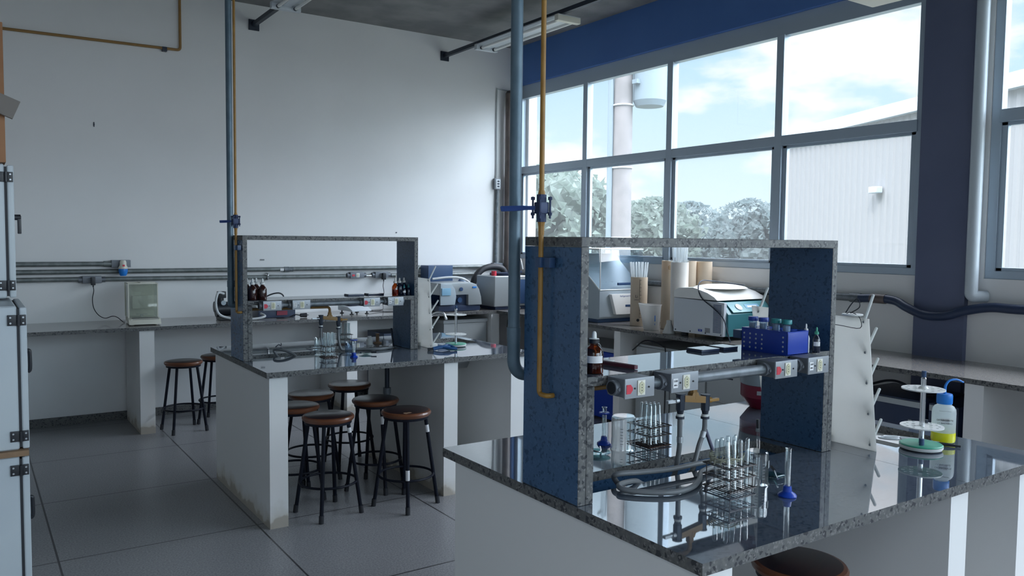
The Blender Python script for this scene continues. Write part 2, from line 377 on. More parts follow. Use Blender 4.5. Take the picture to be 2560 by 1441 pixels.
# ------------------------------------------------------------------ mesh helpers
class G:
    def __init__(s): s.b = bmesh.new(); s.mi = 0
    def _fin(s, geo, M=None):
        vs = [v for v in geo if isinstance(v, bmesh.types.BMVert)]
        if M: bmesh.ops.transform(s.b, matrix=M, verts=vs)
        if s.mi:
            for v in vs:
                for f in v.link_faces: f.material_index = s.mi
        return vs
    def box(s, x0, x1, y0, y1, z0, z1, bev=0.0, seg=2, M=None):
        T = Matrix.Translation(((x0 + x1) / 2, (y0 + y1) / 2, (z0 + z1) / 2)) @ Matrix.Diagonal((abs(x1 - x0), abs(y1 - y0), abs(z1 - z0), 1))
        vs = bmesh.ops.create_cube(s.b, size=1, matrix=T)['verts']
        if bev:
            es = list({e for v in vs for e in v.link_edges})
            r = bmesh.ops.bevel(s.b, geom=es, offset=bev, segments=seg, affect='EDGES', profile=0.7)
            vs = list({v for f in r['faces'] for v in f.verts} | {v for v in vs if v.is_valid})
        return s._fin(vs, M)
    def cyl(s, p0, p1, r, r2=None, n=16, caps=True, M=None):
        p0 = Vector(p0); p1 = Vector(p1); d = p1 - p0
        q = d.to_track_quat('Z', 'Y').to_matrix().to_4x4()
        T = Matrix.Translation((p0 + p1) / 2) @ q
        vs = bmesh.ops.create_cone(s.b, cap_ends=caps, segments=n, radius1=r, radius2=r if r2 is None else r2, depth=d.length, matrix=T)['verts']
        return s._fin(vs, M)
    def sph(s, c, r, sc=(1, 1, 1), u=16, v=10, M=None):
        T = Matrix.Translation(c) @ Matrix.Diagonal((*sc, 1))
        vs = bmesh.ops.create_uvsphere(s.b, u_segments=u, v_segments=v, radius=r, matrix=T)['verts']
        return s._fin(vs, M)
    def lathe(s, prof, c=(0, 0, 0), n=24, M=None, close=False):
        rings = []; out = []
        for (r, z) in prof:
            if r < 1e-6:
                v = s.b.verts.new((c[0], c[1], c[2] + z)); rings.append([v]); out.append(v)
            else:
                ring = [s.b.verts.new((c[0] + r * math.cos(2 * PI * k / n), c[1] + r * math.sin(2 * PI * k / n), c[2] + z)) for k in range(n)]
                rings.append(ring); out += ring
        for a, b2 in zip(rings, rings[1:]):
            for k in range(n):
                k2 = (k + 1) % n
                if len(a) == 1 and len(b2) == 1: continue
                if len(a) == 1: s.b.faces.new((a[0], b2[k], b2[k2]))
                elif len(b2) == 1: s.b.faces.new((a[k], a[k2], b2[0]))
                else: s.b.faces.new((a[k], a[k2], b2[k2], b2[k]))
        return s._fin(out, M)
    def tube(s, pts, r, n=10, smooth=6, closed=False, M=None, r_end=None):
        P = [Vector(p) for p in pts]
        if smooth > 1 and len(P) > 2:
            Q = []
            m = len(P)
            rng = range(m if closed else m - 1)
            for i in rng:
                p0 = P[(i - 1) % m] if (closed or i > 0) else P[0] * 2 - P[1]
                p1 = P[i]; p2 = P[(i + 1) % m]
                p3 = P[(i + 2) % m] if (closed or i + 2 < m) else P[-1] * 2 - P[-2]
                for k in range(smooth):
                    t = k / smooth
                    Q.append(0.5 * ((2 * p1) + (-p0 + p2) * t + (2 * p0 - 5 * p1 + 4 * p2 - p3) * t * t + (-p0 + 3 * p1 - 3 * p2 + p3) * t ** 3))
            if not closed: Q.append(P[-1])
            P = Q
        m = len(P)
        tang = [(P[(i + 1) % m] - P[i - 1]).normalized() if (closed or 0 < i < m - 1) else ((P[1] - P[0]) if i == 0 else (P[-1] - P[-2])).normalized() for i in range(m)]
        up = Vector((0, 0, 1)) if abs(tang[0].z) < 0.9 else Vector((1, 0, 0))
        nrm = (up - tang[0] * up.dot(tang[0])).normalized()
        rings = []; out = []
        for i in range(m):
            nrm = (nrm - tang[i] * nrm.dot(tang[i])).normalized()
            bn = tang[i].cross(nrm)
            rr = r if r_end is None else r + (r_end - r) * i / (m - 1)
            ring = [s.b.verts.new(P[i] + (nrm * math.cos(2 * PI * k / n) + bn * math.sin(2 * PI * k / n)) * rr) for k in range(n)]
            rings.append(ring); out += ring
        for i in range(m if closed else m - 1):
            a = rings[i]; b2 = rings[(i + 1) % m]
            for k in range(n): s.b.faces.new((a[k], a[(k + 1) % n], b2[(k + 1) % n], b2[k]))
        if not closed:
            s.b.faces.new(rings[0][::-1]); s.b.faces.new(rings[-1])
        return s._fin(out, M)
    def prism(s, poly, axis, a0, a1, bev=0.0, M=None):
        # poly: 2D points in the plane of the two other axes (ordered x,y / x,z / y,z)
        def P(u, v, w):
            return {'x': (w, u, v), 'y': (u, w, v), 'z': (u, v, w)}[axis]
        A = [s.b.verts.new(P(u, v, a0)) for u, v in poly]; B = [s.b.verts.new(P(u, v, a1)) for u, v in poly]
        fs = [s.b.faces.new(A), s.b.faces.new(B[::-1])]
        n = len(poly)
        for k in range(n): fs.append(s.b.faces.new((A[k], B[k], B[(k + 1) % n], A[(k + 1) % n])))
        bmesh.ops.recalc_face_normals(s.b, faces=fs)
        vs = A + B
        if bev:
            es = list({e for f in fs for e in f.edges})
            r = bmesh.ops.bevel(s.b, geom=es, offset=bev, segments=2, affect='EDGES', profile=0.7)
            vs = list({v for f in r['faces'] for v in f.verts} | {v for v in vs if v.is_valid})
        return s._fin(vs, M)

def bend(pts, rad=0.03, n=6):
    """round the corners of a polyline with true arcs"""
    P = [Vector(p) for p in pts]
    out = [P[0]]
    for i in range(1, len(P) - 1):
        a = (P[i - 1] - P[i]); b = (P[i + 1] - P[i])
        r = min(rad, a.length * .49, b.length * .49)
        a = P[i] + a.normalized() * r; b = P[i] + b.normalized() * r
        for k in range(n + 1):
            t = k / n; out.append(a * (1 - t) ** 2 + P[i] * 2 * t * (1 - t) + b * t * t)
    out.append(P[-1])
    return out
def make(name, g, m, parent=None, world=False, smooth=35, origin=True):
    """turn the collected shapes into one mesh object; world=True: coordinates are world ones even under a parent"""
    b = g.b
    bmesh.ops.recalc_face_normals(b, faces=b.faces)
    me = bpy.data.meshes.new(name)
    off = Vector((0, 0, 0))
    if parent is not None and world:
        bmesh.ops.transform(b, matrix=WM[parent.name].inverted(), verts=b.verts)
    if parent is None and origin and b.verts:
        xs = [v.co for v in b.verts]
        off = Vector(((min(v.x for v in xs) + max(v.x for v in xs)) / 2, (min(v.y for v in xs) + max(v.y for v in xs)) / 2, min(v.z for v in xs)))
        bmesh.ops.translate(b, vec=-off, verts=b.verts)
    b.to_mesh(me); b.free()
    for mm in (m if isinstance(m, (list, tuple)) else [m]): me.materials.append(mm)
    o = bpy.data.objects.new(name, me)
    C.objects.link(o)
    o.location = off
    if parent is not None:
        o.parent = parent
        WM[o.name] = WM[parent.name].copy()
    else:
        WM[o.name] = Matrix.Translation(off)
    if smooth:
        me.shade_smooth()
        me.set_sharp_from_angle(angle=R(smooth))
    return o
WM = {}
def thing(name, label, cat, loc=(0, 0, 0), rotz=0.0, group=None):
    o = bpy.data.objects.new(name, None); C.objects.link(o)
    o.empty_display_size = 0.05
    o.location = loc; o.rotation_euler = (0, 0, rotz)
    WM[o.name] = Matrix.Translation(loc) @ Matrix.Rotation(rotz, 4, 'Z')
    return tag(o, label, cat, group)
def tag(o, label, cat, group=None, kind=None):
    o['label'] = label; o['category'] = cat
    if group: o['group'] = group
    if kind: o['kind'] = kind
    return o
def struct(name, g, m, label=None, smooth=0):
    o = make(name, g, m, smooth=smooth); o['kind'] = 'structure'
    return o
def dup(root, loc, rotz, label, group=None, rot=None):
    def cp(o, parent):
        c = o.copy(); C.objects.link(c)
        if parent is not None:
            c.parent = parent
        for ch in list(o.children): cp(ch, c)
        return c
    r = cp(root, None)
    r.location = loc; r.rotation_euler = rot if rot else (0, 0, rotz)
    r['label'] = label
    if group: r['group'] = group
    WM[r.name] = Matrix.Translation(loc) @ r.rotation_euler.to_matrix().to_4x4()
    return r
def text_mesh(txt, size, loc, M, m, name, parent, world=True):
    cu = bpy.data.curves.new('t', 'FONT'); cu.body = txt; cu.size = size; cu.extrude = 0.0004
    cu.align_x = 'CENTER'; cu.align_y = 'CENTER'
    to = bpy.data.objects.new('t', cu); C.objects.link(to)
    me = bpy.data.meshes.new_from_object(to)
    bpy.data.objects.remove(to)
    me.transform(Matrix.Translation(loc) @ M)
    if world: me.transform(WM[parent.name].inverted())
    me.materials.append(m)
    me.name = name
    o = bpy.data.objects.new(name, me); C.objects.link(o); o.parent = parent
    return o
FACE_NY = Matrix.Rotation(R(90), 4, 'X')                                   # text facing -Y
FACE_NX = Matrix.Rotation(R(-90), 4, 'Z') @ Matrix.Rotation(R(90), 4, 'X')  # text facing -X

def two_mat(o, polish_axis):
    """polished material (slot 0) on faces along the axis, sawn edge (slot 1) elsewhere"""
    for p in o.data.polygons:
        n = p.normal
        p.material_index = 0 if abs(n[polish_axis]) > 0.8 else 1
    return o

# ================================================================== THE ROOM
XL, XR, YF, YB, ZC = -1.3, 5.39, -3.2, 7.95, 3.88
g = G(); g.box(XL, XR, YF, YB, -0.10, 0); struct('floor', g, FLR)
g = G(); g.box(XL - 0.2, XR + 0.6, YF - 0.2, YB + 0.2, ZC, ZC + 0.2); struct('ceiling', g, CEIL)
g = G(); g.box(XL - 0.2, XR + 0.2, YB, YB + 0.2, -0.1, ZC)
struct('wall_back', g, WALL)
g = G(); g.box(XL - 0.2, XL, YF, YB, -0.1, 1.5); g.box(XL - 0.2, XL, YF, YB, 3.4, ZC)
for (a, b) in ((YF, -2.8), (-.4, YB)): g.box(XL - 0.2, XL, a, b, 1.5, 3.4)
struct('wall_left', g, WALL)
g = G(); g.box(XL - 0.2, XR + 0.2, YF - 0.2, YF, -0.1, 1.5); g.box(XL - 0.2, XR + 0.2, YF - 0.2, YF, 3.4, ZC); g.box(XL - 0.2, 0.4, YF - 0.2, YF, 1.5, 3.4); g.box(5.0, XR + 0.2, YF - 0.2, YF, 1.5, 3.4)
struct('wall_front', g, WALL)
g = G()
g.box(XR, XR + 0.2, YF, YB, -0.1, 1.44)
g.box(XR, XR + 0.2, 2.60, 3.03, 1.44, 3.44)
g.box(5.475, XR + 0.2, 7.80, YB, 1.44, 3.44)
g.box(XR, XR + 0.2, YF, -2.60, 1.44, 3.44)
struct('wall_right', g, SILL)
g = G(); g.box(5.355, XR + 0.2, YF, YB, 3.44, ZC); struct('trim_1', g, BLUE)      # painted beam over the windows
g = G(); g.box(5.345, XR + 0.19, 2.69, 3.025, 0, 3.44); struct('trim_2', g, COLM)   # painted column
g = G(); g.box(5.36, 5.40, 7.905, YB, 0.90, 3.44); struct('trim_3', g, BLUE)    # painted pilaster in the corner
g = G(); g.box(0.0, 5.38, 7.935, YB, 0, 0.075); g.box(XL, 0.0, 7.935, YB, 0, 0.075); struct('baseboard_back', g, GE)

def window(idx, y0, y1, mull):
    g = G()
    x0, x1 = 5.40, 5.47
    z0, z1, zt0, zt1 = 1.44, 3.44, 2.425, 2.505
    g.box(x0, x1, y0, y1, z0, z0 + 0.05, 0.004); g.box(x0, x1, y0, y1, 3.29, z1, 0.004)
    g.box(x0 + .001, x1 - .001, y0, y0 + 0.06, z0 + .048, 3.292, 0.004); g.box(x0 + .001, x1 - .001, y1 - 0.06, y1, z0 + .048, 3.292, 0.004)
    for m in mull: g.box(x0 - 0.01, x1 - .002, m - 0.035, m + 0.035, z0 + 0.04, 3.30, 0.004)
    g.box(x0 - 0.008, x1 - .003, y0 + 0.05, y1 - 0.05, zt0, zt1, 0.004)
    fr = struct('window_%d' % idx, g, ALU)
    eds = sorted([y0 + 0.06] + [v for m in mull for v in (m - 0.035, m + 0.035)] + [y1 - 0.06])
    for a, b in zip(eds[::2], eds[1::2]):
        g = G()
        w = 0.038
        for (u0, u1, v0, v1) in ((a, a + w, z0 + 0.05, zt0), (b - w, b, z0 + 0.05, zt0), (a, b, z0 + 0.05, z0 + 0.05 + w * 0.6), (a, b, zt0 - w * 0.6, zt0)):
            g.box(x0 + 0.012, x0 + 0.045, u0, u1, v0, v1, 0.003)
        make('window_sash', g, ALU, fr, world=True)
        g = G(); g.box(x0 + 0.028, x0 + 0.032, a + 0.01, b - 0.01, z0 + 0.06, zt0 - 0.004); make('window_glass', g, PANE, fr, world=True)
        g = G(); g.box(x0 + 0.038, x0 + 0.042, a - 0.01, b + 0.01, zt1 - 0.004, 3.295); make('window_glass', g, PANE, fr, world=True)
    return fr
w1 = window(1, 3.03, 7.905, (4.22, 5.435, 6.66))
w2 = window(2, -2.60, 2.60, (1.32, 0.05, -1.25))
# unseen windows added behind the camera as fill light, side and front walls
g = G()
for z in (1.5, 2.43, 3.34): g.box(XL - .12, XL - .05, -2.8, -.4, z, z + .06)
for y in (-2.8, -1.64, -0.46): g.box(XL - .12, XL - .05, y, y + .06, 1.5, 3.4)
w3 = struct('window_3', g, ALU)
g = G()
for z in (1.5, 2.43, 3.34): g.box(0.4, 5.0, YF - .12, YF - .05, z, z + .06)
for x in (0.4, 1.54, 2.67, 3.80, 4.94): g.box(x, x + .06, YF - .12, YF - .05, 1.5, 3.4)
w4 = struct('window_4', g, ALU)  # added front wall window, unseen, lighting the back wall and pier fronts
g = G(); g.box(.42, 4.98, YF - .09, YF - .085, 1.52, 3.38); make('window_glass', g, PANE, w4, world=True, smooth=0)
g = G(); g.box(XL - .09, XL - .085, -2.78, -.42, 1.52, 3.38); make('window_glass', g, PANE, w3, world=True, smooth=0)
g = G()
g.box(5.365, 5.40, 3.88, 3.95, 1.455, 1.468, 0.002); g.cyl((5.38, 3.95, 1.462), (5.38, 3.99, 1.455), 0.006, n=8)
make('window_latch', g, DARKM, w1, world=True)

# ================================================================== WORK BENCHES
def gridslab(g, xs, ys, holes, z0, z1):
    V = {}
    def v(i, j, z):
        k = (i, j, z)
        if k not in V: V[k] = g.b.verts.new((xs[i], ys[j], z))
        return V[k]
    solid = lambda i, j: 0 <= i < len(xs) - 1 and 0 <= j < len(ys) - 1 and (i, j) not in holes
    for i in range(len(xs) - 1):
        for j in range(len(ys) - 1):
            if not solid(i, j): continue
            g.b.faces.new((v(i, j, z1), v(i + 1, j, z1), v(i + 1, j + 1, z1), v(i, j + 1, z1)))
            g.b.faces.new((v(i, j, z0), v(i, j + 1, z0), v(i + 1, j + 1, z0), v(i + 1, j, z0)))
            for (di, dj, a, b) in ((-1, 0, (i, j), (i, j + 1)), (1, 0, (i + 1, j), (i + 1, j + 1)), (0, -1, (i, j), (i + 1, j)), (0, 1, (i, j + 1), (i + 1, j + 1))):
                if not solid(i + di, j + dj):
                    g.b.faces.new((v(*a, z0), v(*b, z0), v(*b, z1), v(*a, z1)))

BT = 0.90
def bench(X0, Y0, sink, where, piers, gaslocal, tail=1.80):
    """sink=(x0,x1,y0,y1) local"""
    t = thing('lab_bench', where['bench'], 'bench', (X0, Y0, 0), 0, 'granite topped lab benches')
    L = lambda x: X0 + x
    sy = (0.55, 0.72)
    g = G(); gridslab(g, [0, 0.062, 1.075, 1.2035], [0, sy[0], sy[1], 1.25], {(1, 1)}, BT - 0.032, BT)
    two_mat(make('countertop', g, [GP, GE], t, smooth=0), 2)
    g = G(); gridslab(g, [1.2055, sink[0], sink[1], tail], [0, sink[2], sink[3], 1.25], {(1, 1)}, BT - 0.032, BT)
    two_mat(make('countertop', g, [GP, GE], t, smooth=0), 2)
    g = G()
    a0, a1, b0, b1, zb = 0.062, 1.075, sy[0], sy[1], 0.80
    for bx in ((a0 - .02, a1 + .02, b0 - .02, b1 + .02, zb - .02, zb), (a0 - .02, a1 + .02, b0 - .02, b0, zb, .868), (a0 - .02, a1 + .02, b1, b1 + .02, zb, .868), (a0 - .02, a0, b0, b1, zb, .868), (a1, a1 + .02, b0, b1, zb, .868)): g.box(*bx)
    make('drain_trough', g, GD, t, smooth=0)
    for (p0, p1) in piers:
        g = G(); g.box(p0, p1, 0.022, 1.20, 0, 0.868); make('masonry_pier', g, PIER, t, smooth=0)
    g = G()
    s0, s1, s2, s3 = sink
    zb = 0.72
    prof = [(0.0, 0.868), (0.004, 0.75), (0.03, zb)]
    def ring(d, z, n=8, rr=0.05):
        out = []
        cx = [(s1 - rr, s3 - rr, 0), (s0 + rr, s3 - rr, 90), (s0 + rr, s2 + rr, 180), (s1 - rr, s2 + rr, 270)]
        for (x, y, a) in cx:
            for k in range(n):
                th = R(a + 90 * k / (n - 1)); out.append((x + (rr - d) * math.cos(th), y + (rr - d) * math.sin(th), z))
        return out
    rings = [[g.b.verts.new(p) for p in ring(d, z)] for d, z in ((-0.02, 0.867), (0.0, 0.867), (0.004, 0.76), (0.03, zb), (0.032, zb - .004), (0.0, 0.76 - 0.004), (-0.004, 0.86), (-0.02, 0.864))]
    for A, B in zip(rings, rings[1:]):
        if A is rings[3]: continue
        for k in range(len(A)): g.b.faces.new((A[k], A[(k + 1) % len(A)], B[(k + 1) % len(A)], B[k]))
    g.b.faces.new(rings[3]); g.b.faces.new(rings[4][::-1])
    g.cyl(((s0 + s1) / 2, (s2 + s3) / 2, zb - .03), ((s0 + s1) / 2, (s2 + s3) / 2, zb + 0.003), 0.03, n=16)
    make('sink_basin', g, BRUSH, t)
    # drain pipe hanging from the trough
    g = G(); g.cyl((1.03, 0.635, 0.78), (1.03, 0.635, 0.60), 0.016, n=12); make('drain_pipe', g, DARKM, t)
    g = G(); g.cyl((1.03, 0.635, 0.60), (1.03, 0.635, 0.46), 0.022, n=14); g.cyl((1.03, 0.635, 0.62), (1.03, 0.635, 0.58), 0.028, n=14)
    g.tube([(1.03, 0.635, 0.47), (1.04, 0.635, 0.43), (1.08, 0.635, 0.42), (1.15, 0.635, 0.42)], 0.018)
    g.cyl((1.105, 0.60, 0.42), (1.105, 0.54, 0.42), 0.010); g.cyl((1.105, 0.545, 0.42), (1.105, 0.53, 0.42), 0.032, n=14)
    make('shutoff_valve', g, BOXM, t)

    # reagent rack standing on the bench
    y0, y1 = 0.475, 0.75
    rk = thing('reagent_rack', where['rack'], 'rack', (X0, Y0, BT), 0, 'granite reagent racks')
    zz = lambda z: z - BT
    def slab(nm, x0, x1, z0, z1, ax):
        g = G(); g.box(x0, x1, y0, y1, zz(z0), zz(z1), 0.0015, 1)
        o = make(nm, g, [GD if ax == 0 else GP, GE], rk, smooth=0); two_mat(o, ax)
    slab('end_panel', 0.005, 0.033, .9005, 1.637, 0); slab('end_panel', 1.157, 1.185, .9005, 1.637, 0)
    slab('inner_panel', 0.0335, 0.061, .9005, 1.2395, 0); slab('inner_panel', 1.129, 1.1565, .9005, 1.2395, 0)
    slab('shelf', 0.0335, 1.1565, 1.24, 1.268, 2); slab('top_slab', 0.005, 1.185, 1.6375, 1.665, 2)

    # socket rail along the shelf edge
    rl = thing('socket_rail', where['rail'], 'power outlets', (X0, Y0, 1.24), 0, 'socket rails on the racks')
    yc, zc = 0.434, 0.0
    g = G(); g.cyl((0.40, yc, zc), (0.755, yc, zc), 0.0165, n=20)
    make('conduit', g, GALV, rl)
    for xx in (0.215, 0.862):
        g = G(); g.cyl((xx, yc, zc), (xx + 0.07, yc, zc), 0.0145, n=16); make('nipple', g, GALV, rl)
    for bi, (bx0, tagc) in enumerate(((0.105, 'r'), (0.285, 'w'), (0.755, 'r'), (0.925, 'w'))):
        bx1 = bx0 + 0.108
        g = G(); g.box(bx0, bx1, 0.40, 0.472, -0.026, 0.027, 0.004)
        for xx, s in ((bx0, -1), (bx1, 1)):
            g.cyl((xx, yc, 0), (xx + s * 0.018, yc, 0), 0.022, n=20); g.cyl((xx + s * 0.009, 0.415, -0.002), (xx + s * 0.009, 0.408, -0.002), 0.005, n=8)
        b = make('socket_box', g, BOXM, rl)
        if bi == 0:
            g = G(); g.cyl((bx0 - .019, yc, 0), (bx0 - .0182, yc, 0), 0.018, n=20); make('dark_hollow_disc', g, BLK, b)  # black disc in place of the shaded hollow of the pipe
        g = G(); g.box(bx0 - 0.002, bx1 + 0.002, 0.394, 0.400, -0.028, 0.029, 0.002); make('cover_plate', g, PLATE, b)
        cx = (bx0 + bx1) / 2 + 0.004
        g = G(); g.box(cx - 0.014, cx + 0.014, 0.391, 0.3945, -0.021, 0.022, 0.001); make('socket_frame', g, CRM, b)
        g = G(); g.prism([(cx - .009, -.011), (cx, -.018), (cx + .009, -.011), (cx + .009, .012), (cx, .019), (cx - .009, .012)], 'y', 0.3895, 0.3915)
        make('socket', g, CRMD, b)
        g = G()
        for dz in (-.007, .001, .009): g.cyl((cx, 0.3890, dz), (cx, 0.3896, dz), 0.0016, n=8)
        for dx in (-.024, .030): g.cyl((cx + dx, 0.392, 0), (cx + dx, 0.3945, 0), 0.0028, n=8)
        make('screws_and_pins', g, BLK, b)
        g = G()
        if tagc == 'r':
            g.prism([(bx0 + .003, -.014), (bx0 + .018, -.014), (bx0 + .026, -.004), (bx0 + .026, .003), (bx0 + .018, .012), (bx0 + .003, .012)], 'y', 0.3925, 0.3938)
            make('red_sticker', g, REDP, b)
        else:
            g.box(bx0 + .004, bx0 + .024, 0.3925, 0.3938, -.014, .014); lb = make('voltage_label', g, LABP, b)
            text_mesh('110V', 0.008, Vector((X0 + bx0 + .014, Y0 + 0.3922, 1.24 + 0.006)), FACE_NY, INK, 'lettering', b)
            text_mesh('60Hz', 0.006, Vector((X0 + bx0 + .014, Y0 + 0.3922, 1.24 - 0.006)), FACE_NY, INK, 'lettering', b)

    # gas riser, shelf pipe and twin tap
    gy, cy = gaslocal
    gp = thing('gas_pipe', where['gas'], 'pipe', (X0 - 0.025, Y0 + gy, 1.19), 0, 'yellow gas lines feeding the benches')
    x, y = X0 - 0.018, Y0 + gy
    g = G()
    g.tube([(x, y, 3.88), (x, y, 1.79)], 0.0075, n=12, smooth=1)
    g.tube(bend([(x, y, 1.71), (x, y, 1.20), (x, y - 0.04, 1.20), (X0 + 0.0045, y - 0.04, 1.20)], .015), 0.0075, n=12, smooth=1)
    make('riser', g, YEL, gp, world=True)
    tx, ty = X0 + 0.605, Y0 + 0.61
    g = G(); g.tube(bend([(X0 + 0.062, ty, 1.205), (tx, ty, 1.20), (tx, ty, 1.155)], .02), 0.0085, n=12, smooth=1)
    make('shelf_pipe', g, YELB, gp, world=True)
    g = G(); g.box(x - 0.002, x + 0.020, y - 0.045, y + 0.014, 1.575, 1.605, 0.003); g.box(x - 0.012, x + 0.004, y - 0.012, y + 0.012, 1.575, 1.605, 0.003)
    make('pipe_clamp', g, EQN, gp, world=True)
    g = G()
    g.cyl((x, y, 1.785), (x, y, 1.80), 0.0115, 0.009, n=8); g.cyl((x, y, 1.71), (x, y, 1.695), 0.0115, 0.009, n=8); g.cyl((x, y, 1.695), (x, y, 1.67), 0.009, n=8)
    make('union', g, YEL, gp, world=True)
    vv = G()
    vv.cyl((x, y, 1.788), (x, y, 1.765), 0.0145, n=8); vv.cyl((x, y, 1.732), (x, y, 1.708), 0.0145, n=8)
    vv.box(x - 0.016, x + 0.016, y - 0.016, y + 0.016, 1.732, 1.766, 0.004)
    for (ax, ay) in ((-.018, -.018), (.018, -.018), (-.018, .018), (.018, .018)):
        vv.cyl((x + ax, y + ay, 1.718), (x + ax, y + ay, 1.782), 0.0032, n=8)
        vv.cyl((x + ax, y + ay, 1.772), (x + ax, y + ay, 1.781), 0.0062, n=6); vv.cyl((x + ax, y + ay, 1.727), (x + ax, y + ay, 1.736), 0.0062, n=6)
    vb = make('valve_body', vv, DVAL, gp, world=True)
    g = G(); M = Matrix.Translation((x, y, 1.749)) @ Matrix.Rotation(R(where['lever']), 4, 'Z')
    g.box(0.014, 0.052, -0.008, 0.008, -0.006, 0.006, 0.002, M=M)
    g.prism([(0.05, -0.006), (0.08, -0.009), (0.125, -0.010), (0.128, 0.003), (0.125, 0.006), (0.05, 0.007)], 'y', -0.006, 0.006, 0.002, M=M)
    make('lever', g, BVAL, vb, world=True)
    # twin tap
    g = G()
    g.cyl((tx, ty, 1.165), (tx, ty, 1.128), 0.013, n=8)
    g.prism([(tx - .05, 1.122), (tx + .05, 1.108), (tx + .05, 1.132), (tx + .018, 1.136), (tx + .012, 1.15), (tx - .012, 1.15), (tx - .016, 1.14), (tx - .05, 1.144)], 'y', ty - .012, ty + .012, 0.003)
    make('tap_tee', g, YELB, gp, world=True)
    for s, dz, lm in ((-1, 0.0, BRUSH), (1, -0.014, YEL)):
        vx = tx + s * 0.060
        g = G(); g.cyl((vx, ty, 1.148 + dz), (vx, ty, 1.095 + dz), 0.0145, n=8); g.cyl((vx, ty, 1.150 + dz), (vx, ty, 1.146 + dz), 0.017, n=12)
        g.cyl((vx, ty, 1.095 + dz), (vx, ty, 1.082 + dz), 0.013, 0.010, n=12); g.cyl((vx, ty, 1.074 + dz), (vx, ty, 1.066 + dz), 0.015, n=12)
        v = make('tap', g, DARKM, gp, world=True)
        g = G(); g.cyl((vx, ty, 1.082 + dz), (vx, ty, 1.074 + dz), 0.0125, n=12); make('tap_ring', g, WHP, v, world=True)
        g = G(); g.cyl((vx + s * .012, ty, 1.128 + dz), (vx + s * .026, ty, 1.128 + dz), 0.010, n=12); g.box(min(vx + s * .024, vx + s * .062), max(vx + s * .024, vx + s * .062), ty - 0.007, ty + 0.007, 1.122 + dz, 1.132 + dz, 0.002)
        make('tap_lever', g, lm, v, world=True)
    # electric riser
    cr_ = thing('electrical_riser', where['riser'], 'conduit', (X0 - 0.02, Y0 + cy, 1.2), 0, 'steel risers coming down to the racks')
    x, y = X0 - 0.018, Y0 + cy
    g = G(); g.cyl((x, y, 3.88), (x, y, 1.38), 0.0185, n=20); make('conduit', g, GALVB, cr_, world=True)
    g = G(); g.cyl((x, y, 1.385), (x, y, 1.345), 0.0215, n=20); g.tube(bend([(x, y, 1.35), (x, y, 1.235), (x + (0.16 if Y0 < 2 else 0.0225), y, 1.235)], .09, 10), 0.020, n=14, smooth=1)
    make('elbow', g, GALVB, cr_, world=True)
    return t, rk

near = dict(bench='granite topped lab bench with the wash bottle, at the front of the room',
            rack='granite reagent rack holding the blue tube rack and test tube clamp',
            rail='grey socket rail on the rack that holds the blue tube rack',
            gas='yellow gas pipe with long blue lever beside the thick blue grey riser',
            riser='thick blue grey steel riser in front of the windows', lever=125)
far = dict(bench='granite topped lab bench with six stools tucked under it',
           rack='granite reagent rack holding the dark dropper bottles, in front of the white wall',
           rail='grey socket rail on the rack with the dark dropper bottles',
           gas='thin yellow gas pipe with small valve in front of the white wall',
           riser='steel riser standing against the white wall behind a yellow pipe', lever=120)
NX, NY, FX, FY = 1.415, 1.285, 1.370, 4.460
bench(NX, NY, (1.43, 1.72, 0.37, 0.66), near, ((0.025, 0.13), (1.155, 1.26), (1.61, 1.72)), (0.636, 0.773))
bench(FX, FY, (1.43, 1.73, 0.57, 0.90), far, ((0.02, 0.125), (1.14, 1.24), (1.655, 1.76)), (0.53, 0.655))

# ================================================================== WALL COUNTERS
g = G(); g.box(-1.28, 5.385, 7.22, 7.945, 0.87, 0.90)
bc = two_mat(make('wall_counter', g, [GW, GE], smooth=0), 2)
tag(bc, 'long grey granite counter along the white wall, carrying the glass balance', 'counter')
g = G(); g.box(4.68, 5.385, YF + 0.2, 7.215, 0.87, 0.90)
rc = two_mat(make('wall_counter', g, [GW, GE], smooth=0), 2)
tag(rc, 'long grey granite counter running below the windows', 'counter')
for i, (x0, x1, lb) in enumerate(((1.17, 1.285, 'white masonry pier under the counter beside the stool by the white wall'),
                                  (2.99, 3.095, 'white masonry pier under the wall counter, seen between the rack panels'),
                                  (4.62, 4.72, 'grey shaded pier under the wall counter in the room corner'))):
    g = G(); g.box(x0, x1, 7.235, 7.93, 0, 0.8695); o = make('masonry_pier', g, PIER, smooth=0)
    tag(o, lb, 'pier', 'piers under the wall counters')
for i, (y0, y1, lb) in enumerate(((5.28, 5.36, 'white pier under the window counter between blue cooler and drawer cabinet'),
                                  (3.72, 3.82, 'pale pier under the window counter behind the red waste canister'),
                                  (2.24, 2.345, 'white pier under the window counter beside the black cases'),)):
    g = G(); g.box(4.705, 5.375, y0, y1, 0, 0.8695); o = make('masonry_pier', g, PIER, smooth=0)
    tag(o, lb, 'pier', 'piers under the wall counters')

# ================================================================== OUTSIDE
g = G(); g.box(5.7, 90, -60, 90, -0.55, -0.45); g.box(-40, -1.6, -60, 60, -0.55, -0.45); struct_o = struct('ground', g, GRASS)
A0, A1 = Vector((20.2, 15.7)), Vector((12.0, -2.4))
d = (A1 - A0).normalized(); nrm = Vector((-d.y, d.x)); nrm = nrm if nrm.x > 0 else -nrm
g = G()
L = (A1 - A0).length; n = int(L / 0.25)
front = []
for k in range(n):
    for s, o in ((0.0, 0.0), (0.10, 0.0), (0.14, 0.03), (0.21, 0.03)):
        p = A0 + d * (k * 0.25 + s) + nrm * o; front.append((p.x, p.y))
poly = front + [tuple(A1 + nrm * 6), tuple(A0 + nrm * 6)]
g.prism(poly, 'z', -0.45, 4.60)
bld = thing('warehouse', 'white corrugated metal building outside the windows', 'building', ((A0.x + A1.x) / 2, (A0.y + A1.y) / 2, -0.45))
